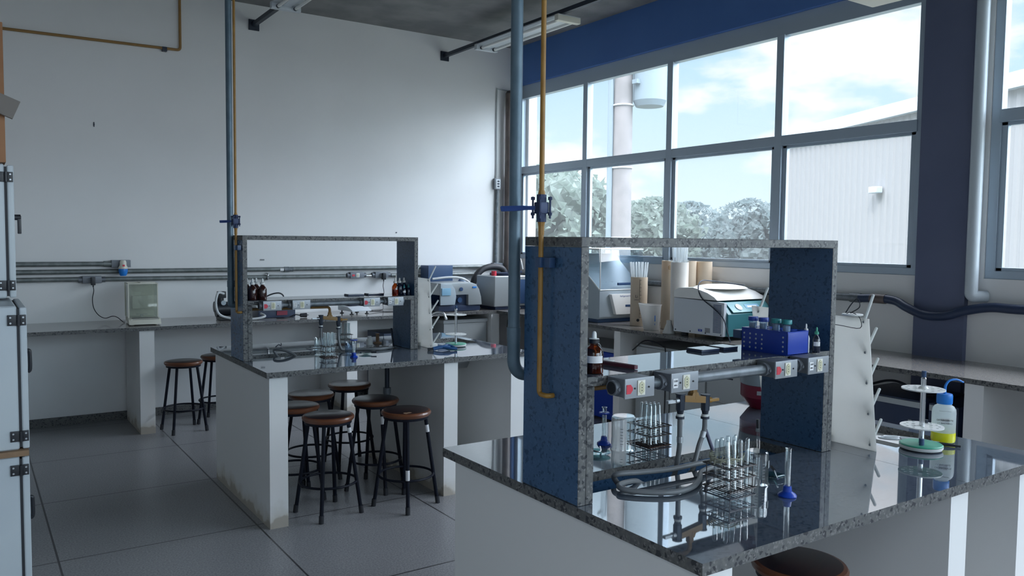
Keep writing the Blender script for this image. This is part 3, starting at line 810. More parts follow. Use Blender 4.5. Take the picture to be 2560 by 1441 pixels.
make('corrugated_wall', g, EXTW, bld, world=True, smooth=0)
g = G(); q = [A0 - nrm * 0.15 - d * 0.15, A1 - nrm * 0.15, A1 + nrm * 6, A0 + nrm * 6 - d * 0.15]
g.prism([tuple(p) for p in q], 'z', 4.60, 4.90)
make('roof_fascia', g, EXTR, bld, world=True, smooth=0)
g = G(); p = A0 + d * 4.9 - nrm * 0.12; g.box(-0.16, 0.16, -0.09, 0.09, 2.86, 3.02, 0.04, 3, M=Matrix.Translation((p.x, p.y, 0)) @ Matrix.Rotation(math.atan2(d.y, d.x), 4, 'Z'))
make('wall_lamp', g, EXTR, bld, world=True)

px, py = 12 * math.sin(R(41.62)), 12 * math.cos(R(41.62))
po = thing('utility_pole', 'tall concrete utility pole with a transformer behind the window glass', 'pole', (px, py, -0.45))
g = G(); g.lathe([(0.0, 0), (0.155, 0), (0.115, 8.0), (0, 8.0)], (px, py, -0.45), 20); make('pole_shaft', g, POLE, po, world=True)
g = G(); g.cyl((px + .28, py - .25, 3.68), (px + .28, py - .25, 4.9), 0.24, n=20); g.box(px - .02, px + .55, py - .30, py - .20, 3.9, 3.96)
g.lathe([(0.24, 0), (0.20, -0.08), (0, -0.10)], (px + .28, py - .25, 3.68), 20)
make('transformer', g, TRFB, po, world=True)
g = G()
for z in (1.70, 2.72, 3.62): g.tube([(px + .148 * math.cos(a), py + .148 * math.sin(a), z) for a in [2 * PI * k / 16 for k in range(16)]], 0.012, n=6, smooth=1, closed=True)
make('band', g, EQW, po, world=True)
g = G(); g.tube([(px - .16, py + .1, -0.4), (px - .15, py + .1, 3.9), (px - .22, py + .12, 4.2)], 0.045, n=8, smooth=4); make('service_pipe', g, TRFB, po, world=True)

def tree(az, dist, h, w, label, lm, seed, zb=-0.45):
    rnd = random.Random(seed)
    x, y = dist * math.sin(R(az)), dist * math.cos(R(az))
    t = thing('tree', label, 'tree', (x, y, zb), 0, 'trees beyond the windows')
    g = G(); g.tube([(x, y, zb), (x + .1, y, zb + h * .3), (x - .1, y + .1, zb + h * .6)], 0.16, n=8, smooth=4, r_end=0.08)
    for k in range(4):
        a = rnd.random() * 6.28; g.tube([(x, y, zb + h * .35), (x + math.cos(a) * w * .25, y + math.sin(a) * w * .25, zb + h * .6)], 0.06, n=6, smooth=1)
    make('trunk', g, TRUNK, t, world=True)
    g = G()
    for k in range(30):
        a = rnd.random() * 6.28; rr = w * 0.36 * math.sqrt(rnd.random()); zz = zb + h * (0.42 + 0.40 * rnd.random())
        cr2 = w * (0.09 + 0.07 * rnd.random())
        vs = bmesh.ops.create_icosphere(g.b, subdivisions=3, radius=cr2, matrix=Matrix.Translation((x + rr * math.cos(a), y + rr * math.sin(a), zz)))['verts']
        c = Vector((x + rr * math.cos(a), y + rr * math.sin(a), zz))
        for v in vs: v.co = c + (v.co - c) * (0.78 + 0.44 * rnd.random())
    for k in range(2200):      # loose leaf sprays round the outline
        a = rnd.random() * 6.28; b2 = rnd.random() * 3.14 - 1.57
        rr = w * 0.50 * (0.75 + 0.32 * rnd.random())
        c = Vector((x + rr * math.cos(a) * math.cos(b2), y + rr * math.sin(a) * math.cos(b2), zb + h * 0.66 + h * 0.34 * math.sin(b2)))
        s = 0.07 + 0.09 * rnd.random(); q = [c + Vector((rnd.uniform(-s, s), rnd.uniform(-s, s), rnd.uniform(-s, s))) for _ in range(3)]
        g.b.faces.new([g.b.verts.new(p) for p in q])
    make('crown', g, lm, t, world=True, smooth=0)
for az, dist, el, wd, lb, lm, sd in ((36.4, 23, .088, 4.4, 'large pale green tree seen through the corner window panes', LEAF1, 1),
          (39.6, 30, .052, 3.4, 'green tree just to one side of the concrete pole, behind the corner panes', LEAF1, 2),
          (43.9, 25, .050, 2.9, 'leafy tree between the concrete pole and the window bar', LEAF1, 3),
          (46.3, 34.5, .046, 3.1, 'small dark tree behind the middle panes, nearer the pole', LEAF2, 4),
          (48.4, 43, .020, 3.6, 'low dark bush in the gap between two dark trees', LEAF2, 5),
          (50.3, 29, .048, 3.0, 'rounded dark tree standing next to the white building', LEAF2, 6),
          (52.6, 37, .046, 3.6, 'dark tree partly hidden by the white building', LEAF2, 7),
          (41.8, 38, .036, 4.6, 'green tree directly behind the concrete pole', LEAF1, 8)):
    a = (az, dist, el * dist + 1.655 + .45, wd, lb, lm, sd)
    tree(*a)
# far hedge line closing the view
g = G(); rnd = random.Random(5)
for k in range(60):
    az = 30 + k * 0.5; dd = 52
    vs = bmesh.ops.create_icosphere(g.b, subdivisions=2, radius=1.6 + rnd.random(), matrix=Matrix.Translation((dd * math.sin(R(az)), dd * math.cos(R(az)), 0.2)))['verts']
tag(make('hedge', g, LEAF2, smooth=0), 'continuous dark green hedge far behind the trees', 'hedge', kind='stuff')

# ================================================================== WALL SERVICES
g = G(); g.cyl((-1.2, 7.915, 1.405), (1.03, 7.915, 1.405), 0.021, n=20); g.cyl((1.0, 7.915, 1.405), (1.06, 7.915, 1.405), 0.025, n=20)
t = thing('wall_conduit', 'upper short steel conduit ending in the box with the blue plug', 'conduit', (0, 7.915, 1.405), 0, 'steel conduits along the white wall')
make('conduit', g, GALVW, t, world=True)
g = G(); g.box(1.06, 1.215, 7.885, 7.945, 1.374, 1.438, 0.004); make('junction_box', g, BOXM, t, world=True)
t = thing('wall_conduit', 'middle steel conduit running the whole white wall', 'conduit', (2.5, 7.915, 1.335), 0, 'steel conduits along the white wall')
g = G(); g.cyl((-1.2, 7.915, 1.335), (5.08, 7.915, 1.345), 0.021, n=20); make('conduit', g, GALVW, t, world=True)
g = G(); g.cyl((2.61, 7.915, 1.338), (2.66, 7.915, 1.338), 0.026, n=16); g.cyl((2.665, 7.915, 1.338), (2.70, 7.915, 1.338), 0.024, n=16); make('coupling', g, GALV, t, world=True)
g = G(); g.box(2.565, 2.60, 7.888, 7.893, 1.325, 1.349); make('paper_label', g, LABP, t, world=True)
g = G(); g.box(5.06, 5.20, 7.885, 7.945, 1.325, 1.385, 0.004); g.cyl((5.02, 7.915, 1.345), (5.06, 7.915, 1.345), 0.026, n=16); g.cyl((5.20, 7.915, 1.352), (5.30, 7.915, 1.352), 0.020, n=16)
make('junction_box', g, BOXM, t, world=True)
t = thing('wall_conduit', 'lowest steel conduit with three socket boxes along the white wall', 'conduit', (2.5, 7.915, 1.27), 0, 'steel conduits along the white wall')
g = G(); g.cyl((-1.2, 7.915, 1.272), (0.80, 7.915, 1.272), 0.021, n=20); make('conduit', g, GALVW, t, world=True)
g = G(); g.cyl((1.01, 7.915, 1.270), (3.25, 7.915, 1.262), 0.021, n=20); make('conduit', g, GALVW, t, world=True)
g = G(); g.cyl((3.77, 7.915, 1.262), (4.9, 7.915, 1.262), 0.021, n=20); make('conduit', g, GALVW, t, world=True)
g = G(); g.cyl((3.46, 7.915, 1.262), (3.57, 7.915, 1.262), 0.014, n=14); make('nipple', g, STEEL, t, world=True)
g = G(); g.tube([(2.44, 7.94, 1.30), (2.44, 7.89, 1.292), (2.44, 7.886, 1.265), (2.44, 7.89, 1.24), (2.44, 7.94, 1.235)], 0.007, n=6, smooth=3); make('saddle_clip', g, STEEL, t, world=True)
for bx, red in ((0.83, 0), (3.30, 1), (3.58, 0)):
    g = G(); g.box(bx, bx + 0.15, 7.885, 7.945, 1.237, 1.300, 0.004)
    for s in (-1, 1):
        xx = bx + (0.15 if s > 0 else 0); g.cyl((xx, 7.915, 1.268), (xx + s * .03, 7.915, 1.268), 0.025, n=16)
    b = make('socket_box', g, BOXM, t, world=True)
    g = G(); g.box(bx + .062, bx + .098, 7.881, 7.886, 1.247, 1.290, 0.001); make('socket_frame', g, WHP, b, world=True)
    g = G(); g.box(bx + .074, bx + .086, 7.879, 7.882, 1.252, 1.285); make('socket', g, CRMD, b, world=True)
    if red:
        g = G(); g.box(bx + .018, bx + .046, 7.882, 7.886, 1.258, 1.278); make('red_sticker', g, REDP, b, world=True)
# blue industrial plug and socket
t = thing('industrial_socket', 'cream and blue plug socket on the box ending the upper conduit', 'socket', (1.146, 7.87, 1.33))
g = G(); g.lathe([(0, .075), (.020, .074), (.027, .06), (.028, .03), (.038, .012), (.038, 0), (0, 0)], (1.146, 7.845, 1.363), 16); make('housing', g, CRM, t, world=True)
g = G(); g.lathe([(0, .0), (.036, .0), (.038, -.02), (.030, -.05), (.024, -.062), (0, -.062)], (1.146, 7.845, 1.362), 16); make('plug_cap', g, BLUC, t, world=True)
g = G(); g.box(1.137, 1.155, 7.812, 7.818, 1.383, 1.40); make('red_mark', g, REDP, t, world=True)
# black power adapters with cords
def adapter(x, zt, label, pts):
    t = thing('power_adapter', label, 'adapter', (x, 7.86, zt), 0, 'black plugs on the wall conduit')
    g = G(); g.box(x - 0.017, x + 0.017, 7.83, 7.878, zt - 0.07, zt, 0.006); g.cyl((x, 7.855, zt - .085), (x, 7.855, zt - .068), 0.006, n=10); make('adapter_body', g, BLK, t, world=True)
    g = G(); g.tube(pts, 0.0035, n=6, smooth=8); make('cord', g, BLK, t, world=True)
adapter(0.908, 1.292, 'black adapter with a long hanging cord leading to the glass balance',
        [(0.908, 7.855, 1.21), (0.912, 7.86, 1.17), (0.902, 7.87, 1.10), (0.912, 7.88, 1.02), (0.945, 7.85, 0.96), (0.99, 7.80, 0.935), (1.04, 7.74, 0.955), (1.075, 7.70, 0.945), (1.11, 7.66, 0.91), (1.125, 7.66, 0.906)])
adapter(3.66, 1.29, 'black adapter plugged in above the digital scale, with thin cord',
        [(3.66, 7.855, 1.205), (3.655, 7.86, 1.15), (3.67, 7.87, 1.08), (3.655, 7.87, 0.99), (3.64, 7.83, 0.91), (3.56, 7.78, 0.905), (3.46, 7.76, 0.905)])
# vertical conduit, switch, cable near the corner
t = thing('switch_conduit', 'vertical steel conduit with a grey switch box near the room corner', 'conduit', (5.12, 7.92, 1.38))
g = G(); g.cyl((5.115, 7.925, 1.386), (5.125, 7.925, 2.235), 0.018, n=16); make('conduit', g, GALV, t, world=True)
g = G(); g.box(5.08, 5.16, 7.90, 7.945, 2.236, 2.362, 0.003); sb = make('switch_box', g, BOXM, t, world=True)
g = G(); g.box(5.092, 5.150, 7.895, 7.90, 2.245, 2.352, 0.001); make('switch_plate', g, EQW, sb, world=True)
g = G()
for z in (2.27, 2.30, 2.33): g.box(5.108, 5.134, 7.890, 7.896, z - .008, z + .008, 0.001)
make('switch_key', g, DARKM, sb, world=True)
g = G(); g.tube([(5.115, 7.935, 2.36), (5.12, 7.935, 2.5), (5.115, 7.935, 3.0), (5.117, 7.935, 3.365), (5.14, 7.935, 3.385), (5.30, 7.935, 3.385)], 0.007, n=8, smooth=3); make('cable', g, CABG, t, world=True)
g = G(); g.cyl((5.25, 7.87, 0.905), (5.25, 7.87, 3.34), 0.048, n=24); g.lathe([(0.048, 0), (0.03, 0.03), (0, 0.04)], (5.25, 7.87, 3.34), 24)
tag(make('drain_pipe', g, BROWNP), 'brown vertical drain pipe standing in the room corner', 'pipe')
# right wall: conduit and sagging black hose, PVC downpipe
g = G(); g.cyl((5.345, 3.50, 1.262), (5.345, 7.80, 1.262), 0.027, n=18)
g.cyl((5.345, 3.42, 1.262), (5.345, 3.50, 1.262), 0.034, n=18)
tag(make('wall_conduit', g, GALV), 'straight steel conduit under the windows behind the beige tubes', 'conduit')
t = thing('flexible_conduit', 'thick black hose sagging across the dark blue column', 'hose', (5.31, 2.6, 1.2))
g = G(); g.tube([(5.33, 3.42, 1.262), (5.33, 3.28, 1.27), (5.325, 3.15, 1.262), (5.30, 3.05, 1.225), (5.285, 2.92, 1.185), (5.285, 2.78, 1.19), (5.30, 2.66, 1.232), (5.32, 2.52, 1.262), (5.33, 2.38, 1.262), (5.335, 2.1, 1.262), (5.335, 0.5, 1.262)], 0.030, n=14, smooth=8)
make('hose', g, EQD, t, world=True)
g = G(); g.cyl((5.33, 3.22, 1.268), (5.33, 3.33, 1.268), 0.034, n=18); make('coupling', g, BROWNP, t, world=True)
g = G(); g.tube(bend([(5.325, 2.64, 3.44), (5.325, 2.64, 1.325), (5.36, 2.60, 1.325), (5.389, 2.575, 1.325)], .10, 8), 0.038, n=18, smooth=1)
tag(make('downpipe', g, PVCW), 'pale vertical PVC pipe beside the dark blue column', 'pipe')

# ================================================================== CEILING LIGHTS
def rail(x, z, label):
    t = thing('light_rail', label, 'rail', (x, 7.9, z), 0, 'dark rails carrying the ceiling lights')
    g = G(); g.box(x - .019, x + .019, -2.5, 7.94, z - .019, z + .019); make('channel', g, DARKM, t, world=True, smooth=0)
    g = G(); g.box(x - .05, x + .05, 7.935, 7.949, z - .055, z + .045); make('wall_plate', g, DARKM, t, world=True, smooth=0)
    g = G(); g.cyl((x, 4.0, z + .019), (x, 4.0, ZC), 0.005, n=8); g.cyl((x, 1.0, z + .019), (x, 1.0, ZC), 0.005, n=8); make('hanger_rod', g, GALV, t, world=True)
rail(2.34, 3.69, 'dark rail with square wall plate over the bench with stools')
rail(4.43, 3.675, 'dark rail fixed to the white wall close to the windows')
def fixture(x, y0, y1, z, label):
    t = thing('fluorescent_light', label, 'light', (x, (y0 + y1) / 2, z), 0, 'unlit twin tube ceiling lights')
    g = G(); g.box(x - .125, x + .125, y0, y1, z + .022, z + .034, 0.003); g.box(x - .04, x + .04, y0 + .02, y1 - .02, z + .005, z + .024, .004)
    make('body', g, EQW, t, world=True)
    for s in (0, 1):
        yy0, yy1 = (y0, y0 + .055) if s == 0 else (y1 - .055, y1)
        g = G(); g.box(x - .128, x + .128, yy0, yy1, z - .022, z + .036, 0.008); make('end_cap', g, CRM if s == 0 else EQW, t, world=True)
    for dx in (-.075, .075):
        g = G(); g.cyl((x + dx, y0 + .06, z - .004), (x + dx, y1 - .06, z - .004), 0.014, n=14); make('tube', g, EQWL, t, world=True)
        g = G(); g.cyl((x + dx, y1 - .075, z - .004), (x + dx, y1 - .055, z - .004), 0.017, n=12); make('lamp_holder', g, DARKM, t, world=True)
fixture(4.50, 5.80, 7.22, 3.618, 'unlit twin tube light near the windows, its beige end cap showing')
fixture(2.32, 5.55, 6.98, 3.618, 'unlit twin tube light above the bench with stools, cut by the picture top')
t = thing('fluorescent_light', 'beige underside corner of a light hanging in front of the top window pane', 'light', (4.5, 2.3, 3.10), 0, 'unlit twin tube ceiling lights')
g = G(); g.box(4.37, 4.63, 1.55, 2.955, 3.095, 3.135, 0.008); make('body', g, CRM, t, world=True)
g = G(); g.cyl((4.5, 1.8, 3.135), (4.5, 1.8, ZC), 0.005, n=8); g.cyl((4.5, 2.7, 3.135), (4.5, 2.7, ZC), 0.005, n=8); make('hanger_rod', g, GALV, t, world=True)
# yellow pipe on the back wall
t = thing('wall_gas_pipe', 'yellow brown gas pipe bending up to the ceiling on the white wall', 'pipe', (1.0, 7.93, 3.35))
g = G(); g.tube(bend([(-1.2, 7.925, 3.325), (1.665, 7.925, 3.352), (1.665, 7.925, 3.88)], .03), 0.012, n=12, smooth=1); make('pipe', g, YELB, t, world=True)
g = G(); g.box(1.51, 1.55, 7.91, 7.949, 3.322, 3.362, .003); make('clip', g, DARKM, t, world=True)
# small painted marks and screws on the wall
for (x, z, nm) in ((0.95, 2.62, 1), (3.85, 1.72, 2), (3.92, 1.66, 3)):
    g = G(); g.cyl((x, 7.952, z), (x, 7.943, z), 0.007 if nm > 1 else 0.006, n=8)
    if nm == 1: g.cyl((x, 7.946, z + .02), (x, 7.944, z - .02), 0.004, n=6)
    o = make('wall_plug', g, DARKM); tag(o, ('dark nail high on the bare white wall', 'dark screw head on the white wall above the rack top', 'smaller dark screw low on the wall over the rack')[nm - 1], 'screw', 'screws left in the white wall')
g = G(); g.box(2.385, 2.425, 7.945, 7.9495, 1.426, 1.440); tag(make('wall_sticker', g, INKG), 'tiny grey sticker on the white wall above the middle conduit', 'sticker')

# ================================================================== STOOLS
def stool():
    t = thing('round_stool', 'x', 'stool')
    rt, zt = 0.155, 0.60
    g = G(); g.lathe([(0, -.002), (rt - .02, -.001), (rt - .010, -.004), (rt - .008, -.006), (0, -.006)], (0, 0, zt), 48); s = make('seat_top', g, WOODS, t)
    g = G(); g.lathe([(rt - .018, -.0015), (rt - .006, -.005), (rt, -.014), (rt - .002, -.024), (rt - .012, -.034), (0, -.034)], (0, 0, zt), 48); make('seat_rim', g, WOODE, t)
    g = G(); g.lathe([(rt - .016, -.034), (rt - .016, -.050), (rt - .032, -.050), (rt - .032, -.034)], (0, 0, zt), 40); make('seat_ring', g, LEGM, t)
    for k in range(4):
        a = R(45 + 90 * k); c, s_ = math.cos(a), math.sin(a)
        g = G(); g.cyl((c * .118, s_ * .118, zt - .04), (c * .195, s_ * .195, 0.022), 0.0115, n=14)
        lg = make('leg', g, LEGM, t)
        g = G(); g.cyl((c * .194, s_ * .194, 0.045), (c * .199, s_ * .199, 0.0), 0.0145, n=14); make('rubber_foot', g, BLKR, lg)
    g = G(); g.tube([(0.168 * math.cos(2 * PI * k / 40), 0.168 * math.sin(2 * PI * k / 40), 0.195) for k in range(40)], 0.0075, n=8, smooth=1, closed=True); make('foot_ring', g, LEGM, t)
    return t
st = stool()
spots = [(1.775, 4.585, 12, 'front stool under the bench, set next to the white end pier'),
         (2.235, 4.470, 22, 'stool with the chipped brown seat and white leg stickers, beside the middle pier'),
         (2.225, 4.900, 40, 'stool directly behind the stool with the chipped seat'),
         (1.930, 5.300, 10, 'stool under the bench with grey shine on its seat, behind the two front ones'),
         (2.300, 5.520, 0, 'darkest stool, furthest under the bench, by the drain pipe'),
         (1.700, 4.965, 0, 'stool half hidden by the white end pier of the bench'),
         (1.510, 7.225, 8, 'stool standing alone by the wall counter pier'),
         (1.855, 7.440, 60, 'stool at the wall mostly hidden behind the bench corner'),
         (2.270, 1.640, 20, 'stool under the front bench, cut off by the picture bottom')]
stools = []
for i, (x, y, a, lb) in enumerate(spots):
    if i == 0:
        st.location = (x, y, 0); st.rotation_euler = (0, 0, R(a)); st['label'] = lb; st['group'] = 'round wooden stools'; stools.append(st)
        WM[st.name] = Matrix.Translation((x, y, 0)) @ Matrix.Rotation(R(a), 4, 'Z')
    else: stools.append(dup(st, (x, y, 0), R(a), lb, 'round wooden stools'))
def leg_sticker(s, k, z, h):
    a = R(45 + 90 * k); c, s_ = math.cos(a), math.sin(a)
    f = (0.56 - z) / (0.56 - 0.022); r = .118 + f * .077
    g = G(); g.cyl((c * r, s_ * r, z), (c * (r + h / .54 * .077), s_ * (r + h / .54 * .077), z - h), 0.0125, n=12)
    make('white_sticker', g, LABP, s)
leg_sticker(stools[0], 3, 0.52, 0.03); leg_sticker(stools[1], 3, 0.50, 0.045); leg_sticker(stools[1], 2, 0.26, 0.06); leg_sticker(stools[2], 2, 0.50, 0.05)
g = G(); g.lathe([(0, .0006), (.014, .0006), (.014, -.001), (0, -.001)], (-.085, -.07, .5995), 8); g.box(-.10, -.05, -.088, -.066, .598, .5998); make('chipped_patch', g, BOARD, stools[1])

# ================================================================== INCUBATORS AT THE SIDE
def incubator(name, label, xd, y0, y1, z0, z1, w=0.62, handle='bar', cat='incubator'):
    """xd = outer face of the door; body to its -X side"""
    t = thing(name, label, cat, (xd - 0.3, (y0 + y1) / 2, z0), 0)
    th, gap = 0.020, 0.007
    g = G(); g.box(xd - w, xd - th - gap, y0, y1, z0, z1, 0.012, 3); make('body', g, INCW, t, world=True)
    g = G(); g.box(xd - th - gap - .001, xd - th + .001, y0 + .004, y1 - .004, z0 + .008, z1 - .010); make('door_seal', g, BLKR, t, world=True, smooth=0)
    g = G(); g.box(xd - th, xd, y0, y1, z0 + 0.002, z1 - .004, 0.008, 3); d = make('door', g, INCW, t, world=True)
    for hz in (z0 + 0.045, z1 - 0.045):
        h = make('hinge', (lambda g: (g.box(xd - th - gap - .026, xd - th - gap - .002, y0 - .006, y0 + .001, hz - .017, hz + .017, .001), g.box(xd - th + .001, xd - .002, y0 - .006, y0 + .001, hz - .017, hz + .017, .001), g.cyl((xd - th - gap / 2, y0 - .008, hz - .017), (xd - th - gap / 2, y0 - .008, hz + .017), .005, n=8), g)[-1])(G()), BLK, t, world=True)
        g = G()
        for xx in (xd - th - gap - .018, xd - th + .010):
            for zz in (hz - .009, hz + .009): g.cyl((xx, y0 - .008, zz), (xx, y0 - .005, zz), .003, n=8)
        make('hinge_screw', g, BRUSH, h, world=True)
    g = G()
    zc = (z0 + z1) / 2 + 0.05
    if handle == 'bar':
        g.tube([(xd, y0 + .06, zc + .03), (xd + .007, y0 + .06, zc + .03), (xd + .009, y0 + .06, zc + .02), (xd + .009, y0 + .06, zc - .03), (xd + .002, y0 + .06, zc - .04)], 0.006, n=8, smooth=4)
    else:
        g.cyl((xd, y0 + .10, zc), (xd + .022, y0 + .10, zc), 0.010, n=12); g.box(xd + .012, xd + .024, y0 + .092, y0 + .108, zc - .058, zc + .006, 0.003)
    make('handle', g, BLK, d, world=True)
    return t
incubator('incubator', 'upper white cabinet with black hinges of the lower pair', 0.155, 3.0, 3.42, 0.965, 1.428)
incubator('incubator', 'lowest white cabinet with black hinges, under the brown board', 0.153, 3.0, 3.42, 0.475, 0.945)
incubator('incubator', 'narrow white cabinet with black lever handle, top of the pile', 0.140, 3.25, 3.62, 1.436, 1.895, handle='lever')
g = G(); g.box(-0.42, 0.152, 2.985, 3.42, 0.9465, 0.9645, .002); tag(make('wooden_board', g, BOARD), 'brown fibreboard sheet between the two lower white cabinets', 'board')
t = thing('equipment_stand', 'white metal stand under the lowest white cabinet', 'stand', (-0.15, 3.2, 0))
g = G(); g.box(-.45, .14, 3.02, 3.40, .44, .474, .003); make('shelf', g, INCW, t, world=True)
for x in (-.42, .11):
    for y in (3.05, 3.37):
        g = G(); g.box(x - .018, x + .018, y - .018, y + .018, 0, .44); make('leg', g, INCW, t, world=True)
t = thing('cardboard_box', 'tall brown cardboard box with a bent grey flap, on the top white cabinet', 'box', (-0.1, 3.4, 1.895))
g = G(); g.box(-.30, .118, 3.22, 3.55, 1.8965, 2.36, .003); make('box_body', g, CARD, t, world=True)
g = G(); M = Matrix.Translation((0.10, 3.205, 2.09)) @ Matrix.Rotation(R(22), 4, 'Y')
g.box(-.12, .055, -.012, .006, -.032, .032, 0.002, M=M); make('flap', g, CARDG, t, world=True)

# ================================================================== GLASS BALANCE AND COUNTER EQUIPMENT (white wall)
t = thing('analytical_balance', 'cream analytical balance with glass draft shield on the wall counter', 'balance', (1.25, 7.58, 0.90), R(-3))
g = G(); g.box(-.115, .115, -.20, .16, .012, .055, .010, 3)
g.prism([(-.23, .010), (-.19, .052), (-.09, .058), (-.09, .010)], 'x', -.125, .125, .005)
for x in (-.09, .09):
    for y in (-.15, .12): g.cyl((x, y, .0), (x, y, .014), .014, n=12)
make('base', g, CRM, t)
g = G(); g.prism([(-.202, .052), (-.122, .061), (-.122, .058), (-.202, .049)], 'x', -.095, .110); make('display_panel', g, mat('grey_display', (0.14, 0.13, 0.13), .3), t, smooth=0)
g = G()
for (x0, x1, y0, y1) in ((-.115, .115, -.098, -.095), (-.115, -.112, -.095, .155), (.112, .115, -.095, .155)): g.box(x0, x1, y0, y1, .056, .345)
make('glass_panel', g, BALG, t, smooth=0)
g = G(); g.box(-.12, .12, .12, .16, .055, .350, .004); make('rear_column', g, CRM, t)
g = G()
for x in (-.118, .110): g.box(x, x + .008, -.102, -.094, .055, .350)
for y in (-.102, .148): g.box(-.118, .118, y, y + .008, .343, .352, .002)
for x in (-.118, .110): g.box(x, x + .008, -.102, .156, .343, .352, .002)
g.box(-.02, .10, -.09, .10, .345, .358, .004)
make('shield_frame', g, CRM, t)
g = G(); g.cyl((0, .02, .055), (0, .02, .075), .012, n=12); g.cyl((0, .02, .075), (0, .02, .079), .045, n=28); make('weighing_pan', g, STEEL, t)
g = G(); g.box(-.07, .09, .05, .118, .12, .235, .012); make('inner_housing', g, CRM, t)

# vacuum pump and tangled hoses behind the rack
t = thing('vacuum_pump', 'black vacuum pump with white hose, half hidden behind the rack panel', 'pump', (1.98, 7.55, 0.90))
g = G(); g.box(1.88, 2.10, 7.45, 7.62, .902, .93, .004); g.cyl((1.87, 7.54, 1.00), (2.10, 7.54, 1.00), .065, n=20); g.cyl((1.86, 7.54, 1.00), (1.88, 7.54, 1.00), .072, n=20)
g.cyl((1.90, 7.54, 1.03), (1.90, 7.54, 1.13), .030, n=14); g.box(1.875, 1.945, 7.51, 7.57, 1.10, 1.16, .006); g.cyl((1.85, 7.54, 1.02), (1.845, 7.54, 1.02), .05, n=16)
make('pump_body', g, BLK, t, world=True)
g = G(); g.cyl((1.91, 7.47, 1.06), (1.91, 7.468, 1.06), .022, n=16); make('gauge', g, EQG, t, world=True)
g = G(); g.tube([(1.92, 7.50, 1.14), (1.86, 7.46, 1.15), (1.83, 7.42, 1.06), (1.85, 7.40, .97), (1.93, 7.40, .93), (2.05, 7.38, .914), (2.18, 7.38, .914), (2.26, 7.40, .93), (2.24, 7.46, .95)], .011, n=10, smooth=6)
tag(make('vacuum_hose', g, HOSEW), 'pale hose looping from the black pump behind the rack', 'hose')
t = thing('hotplate', 'flat grey white bench unit with coiled dark cable, behind the brown bottles', 'lab unit', (2.40, 7.60, .90))
g = G(); g.box(2.20, 2.62, 7.46, 7.72, .985, 1.02, .008); make('tray_top', g, CABG, t, world=True)
g = G(); g.box(2.23, 2.58, 7.50, 7.70, .902, .984, .006); make('base', g, EQD, t, world=True)
g = G(); g.box(2.40, 2.50, 7.490, 7.498, .925, .965); make('red_plate', g, REDD, t, world=True)
g = G(); g.box(2.58, 2.66, 7.45, 7.56, 1.000, 1.024, .010); make('dark_corner', g, BLK, t, world=True)
g = G(); g.tube([(2.24, 7.60, 1.022), (2.29, 7.60, 1.07), (2.38, 7.60, 1.115), (2.46, 7.60, 1.125), (2.50, 7.60, 1.09), (2.47, 7.60, 1.024)], .007, n=8, smooth=6)
g.tube([(2.30, 7.56, 1.024), (2.33, 7.56, 1.062), (2.38, 7.56, 1.062), (2.42, 7.56, 1.024)], .005, n=8, smooth=6)
make('cable_loop', g, BLK, t, world=True)
t = thing('mains_plug', 'black plug with cord lying on the wall counter under the rack shelf', 'plug', (2.62, 7.42, .90))
g = G(); g.cyl((2.60, 7.42, .922), (2.66, 7.42, .922), .017, .021, n=14)
for dy in (-.008, .008): g.cyl((2.66, 7.42 + dy, .922), (2.68, 7.42 + dy, .922), .003, n=6)
g.tube([(2.60, 7.42, .922), (2.55, 7.42, .93), (2.50, 7.44, .908), (2.44, 7.40, .906), (2.38, 7.44, .906)], .005, n=8)
make('plug', g, BLK, t, world=True)
# digital scale
t = thing('digital_scale', 'white digital scale on black feet, standing on the wall counter', 'scale', (3.22, 7.60, .90), R(6))
g = G(); g.prism([(-.15, .03), (-.15, .045), (-.06, .075), (.14, .082), (.14, .03)], 'x', -.11, .11, .008); make('housing', g, EQW, t)
g = G(); g.box(-.075, .075, -.03, .12, .084, .094, .004); make('weighing_plate', g, EQD, t)
g = G()
for x in (-.085, .085):
    for y in (-.10, .10): g.cyl((x, y, 0), (x, y, .03), .007, n=8); g.cyl((x, y, 0), (x, y, .006), .020, n=12)
make('levelling_foot', g, BLK, t)
g = G(); g.tube([(3.36, 7.62, .92), (3.50, 7.60, .906), (3.75, 7.52, .906), (3.84, 7.54, .95), (3.86, 7.56, .99)], .004, n=6); tag(make('cable', g, BLK), 'thin black cable running from the digital scale behind the outlets', 'cable')

# spectrophotometer-like instrument
t = thing('spectrophotometer', 'rounded grey instrument with blue screen on the wall counter', 'lab instrument', (4.28, 7.45, .90))
g = G(); g.box(4.02, 4.52, 7.30, 7.66, .904, .965, .012); g.box(4.20, 4.36, 7.32, 7.62, .96, 1.10, .004); make('dark_base', g, EQD, t, world=True)
g = G(); g.prism([(4.36, .965), (4.53, .965), (4.52, 1.05), (4.495, 1.13), (4.455, 1.185), (4.39, 1.205), (4.02, 1.20), (4.02, 1.075), (4.36, 1.075)], 'y', 7.28, 7.64, .012)
make('housing', g, EQS, t, world=True)
g = G(); g.prism([(4.02, .975), (4.19, .975), (4.205, 1.06), (4.19, 1.14), (4.15, 1.185), (4.02, 1.20)], 'y', 7.262, 7.285, .006); make('left_cover', g, EQG, t, world=True)
g = G(); g.box(4.03, 4.135, 7.252, 7.262, 1.075, 1.15, .003); make('screen', g, SCR, t, world=True)
g = G(); g.cyl((4.27, 7.283, 1.135), (4.27, 7.270, 1.135), .020, n=16); g.cyl((4.27, 7.33, 1.02), (4.27, 7.30, 1.02), .028, n=16); make('knob', g, EQN, t, world=True)
g = G(); g.box(4.41, 4.455, 7.272, 7.28, 1.145, 1.160, .001); make('blue_badge', g, BLUC, t, world=True)
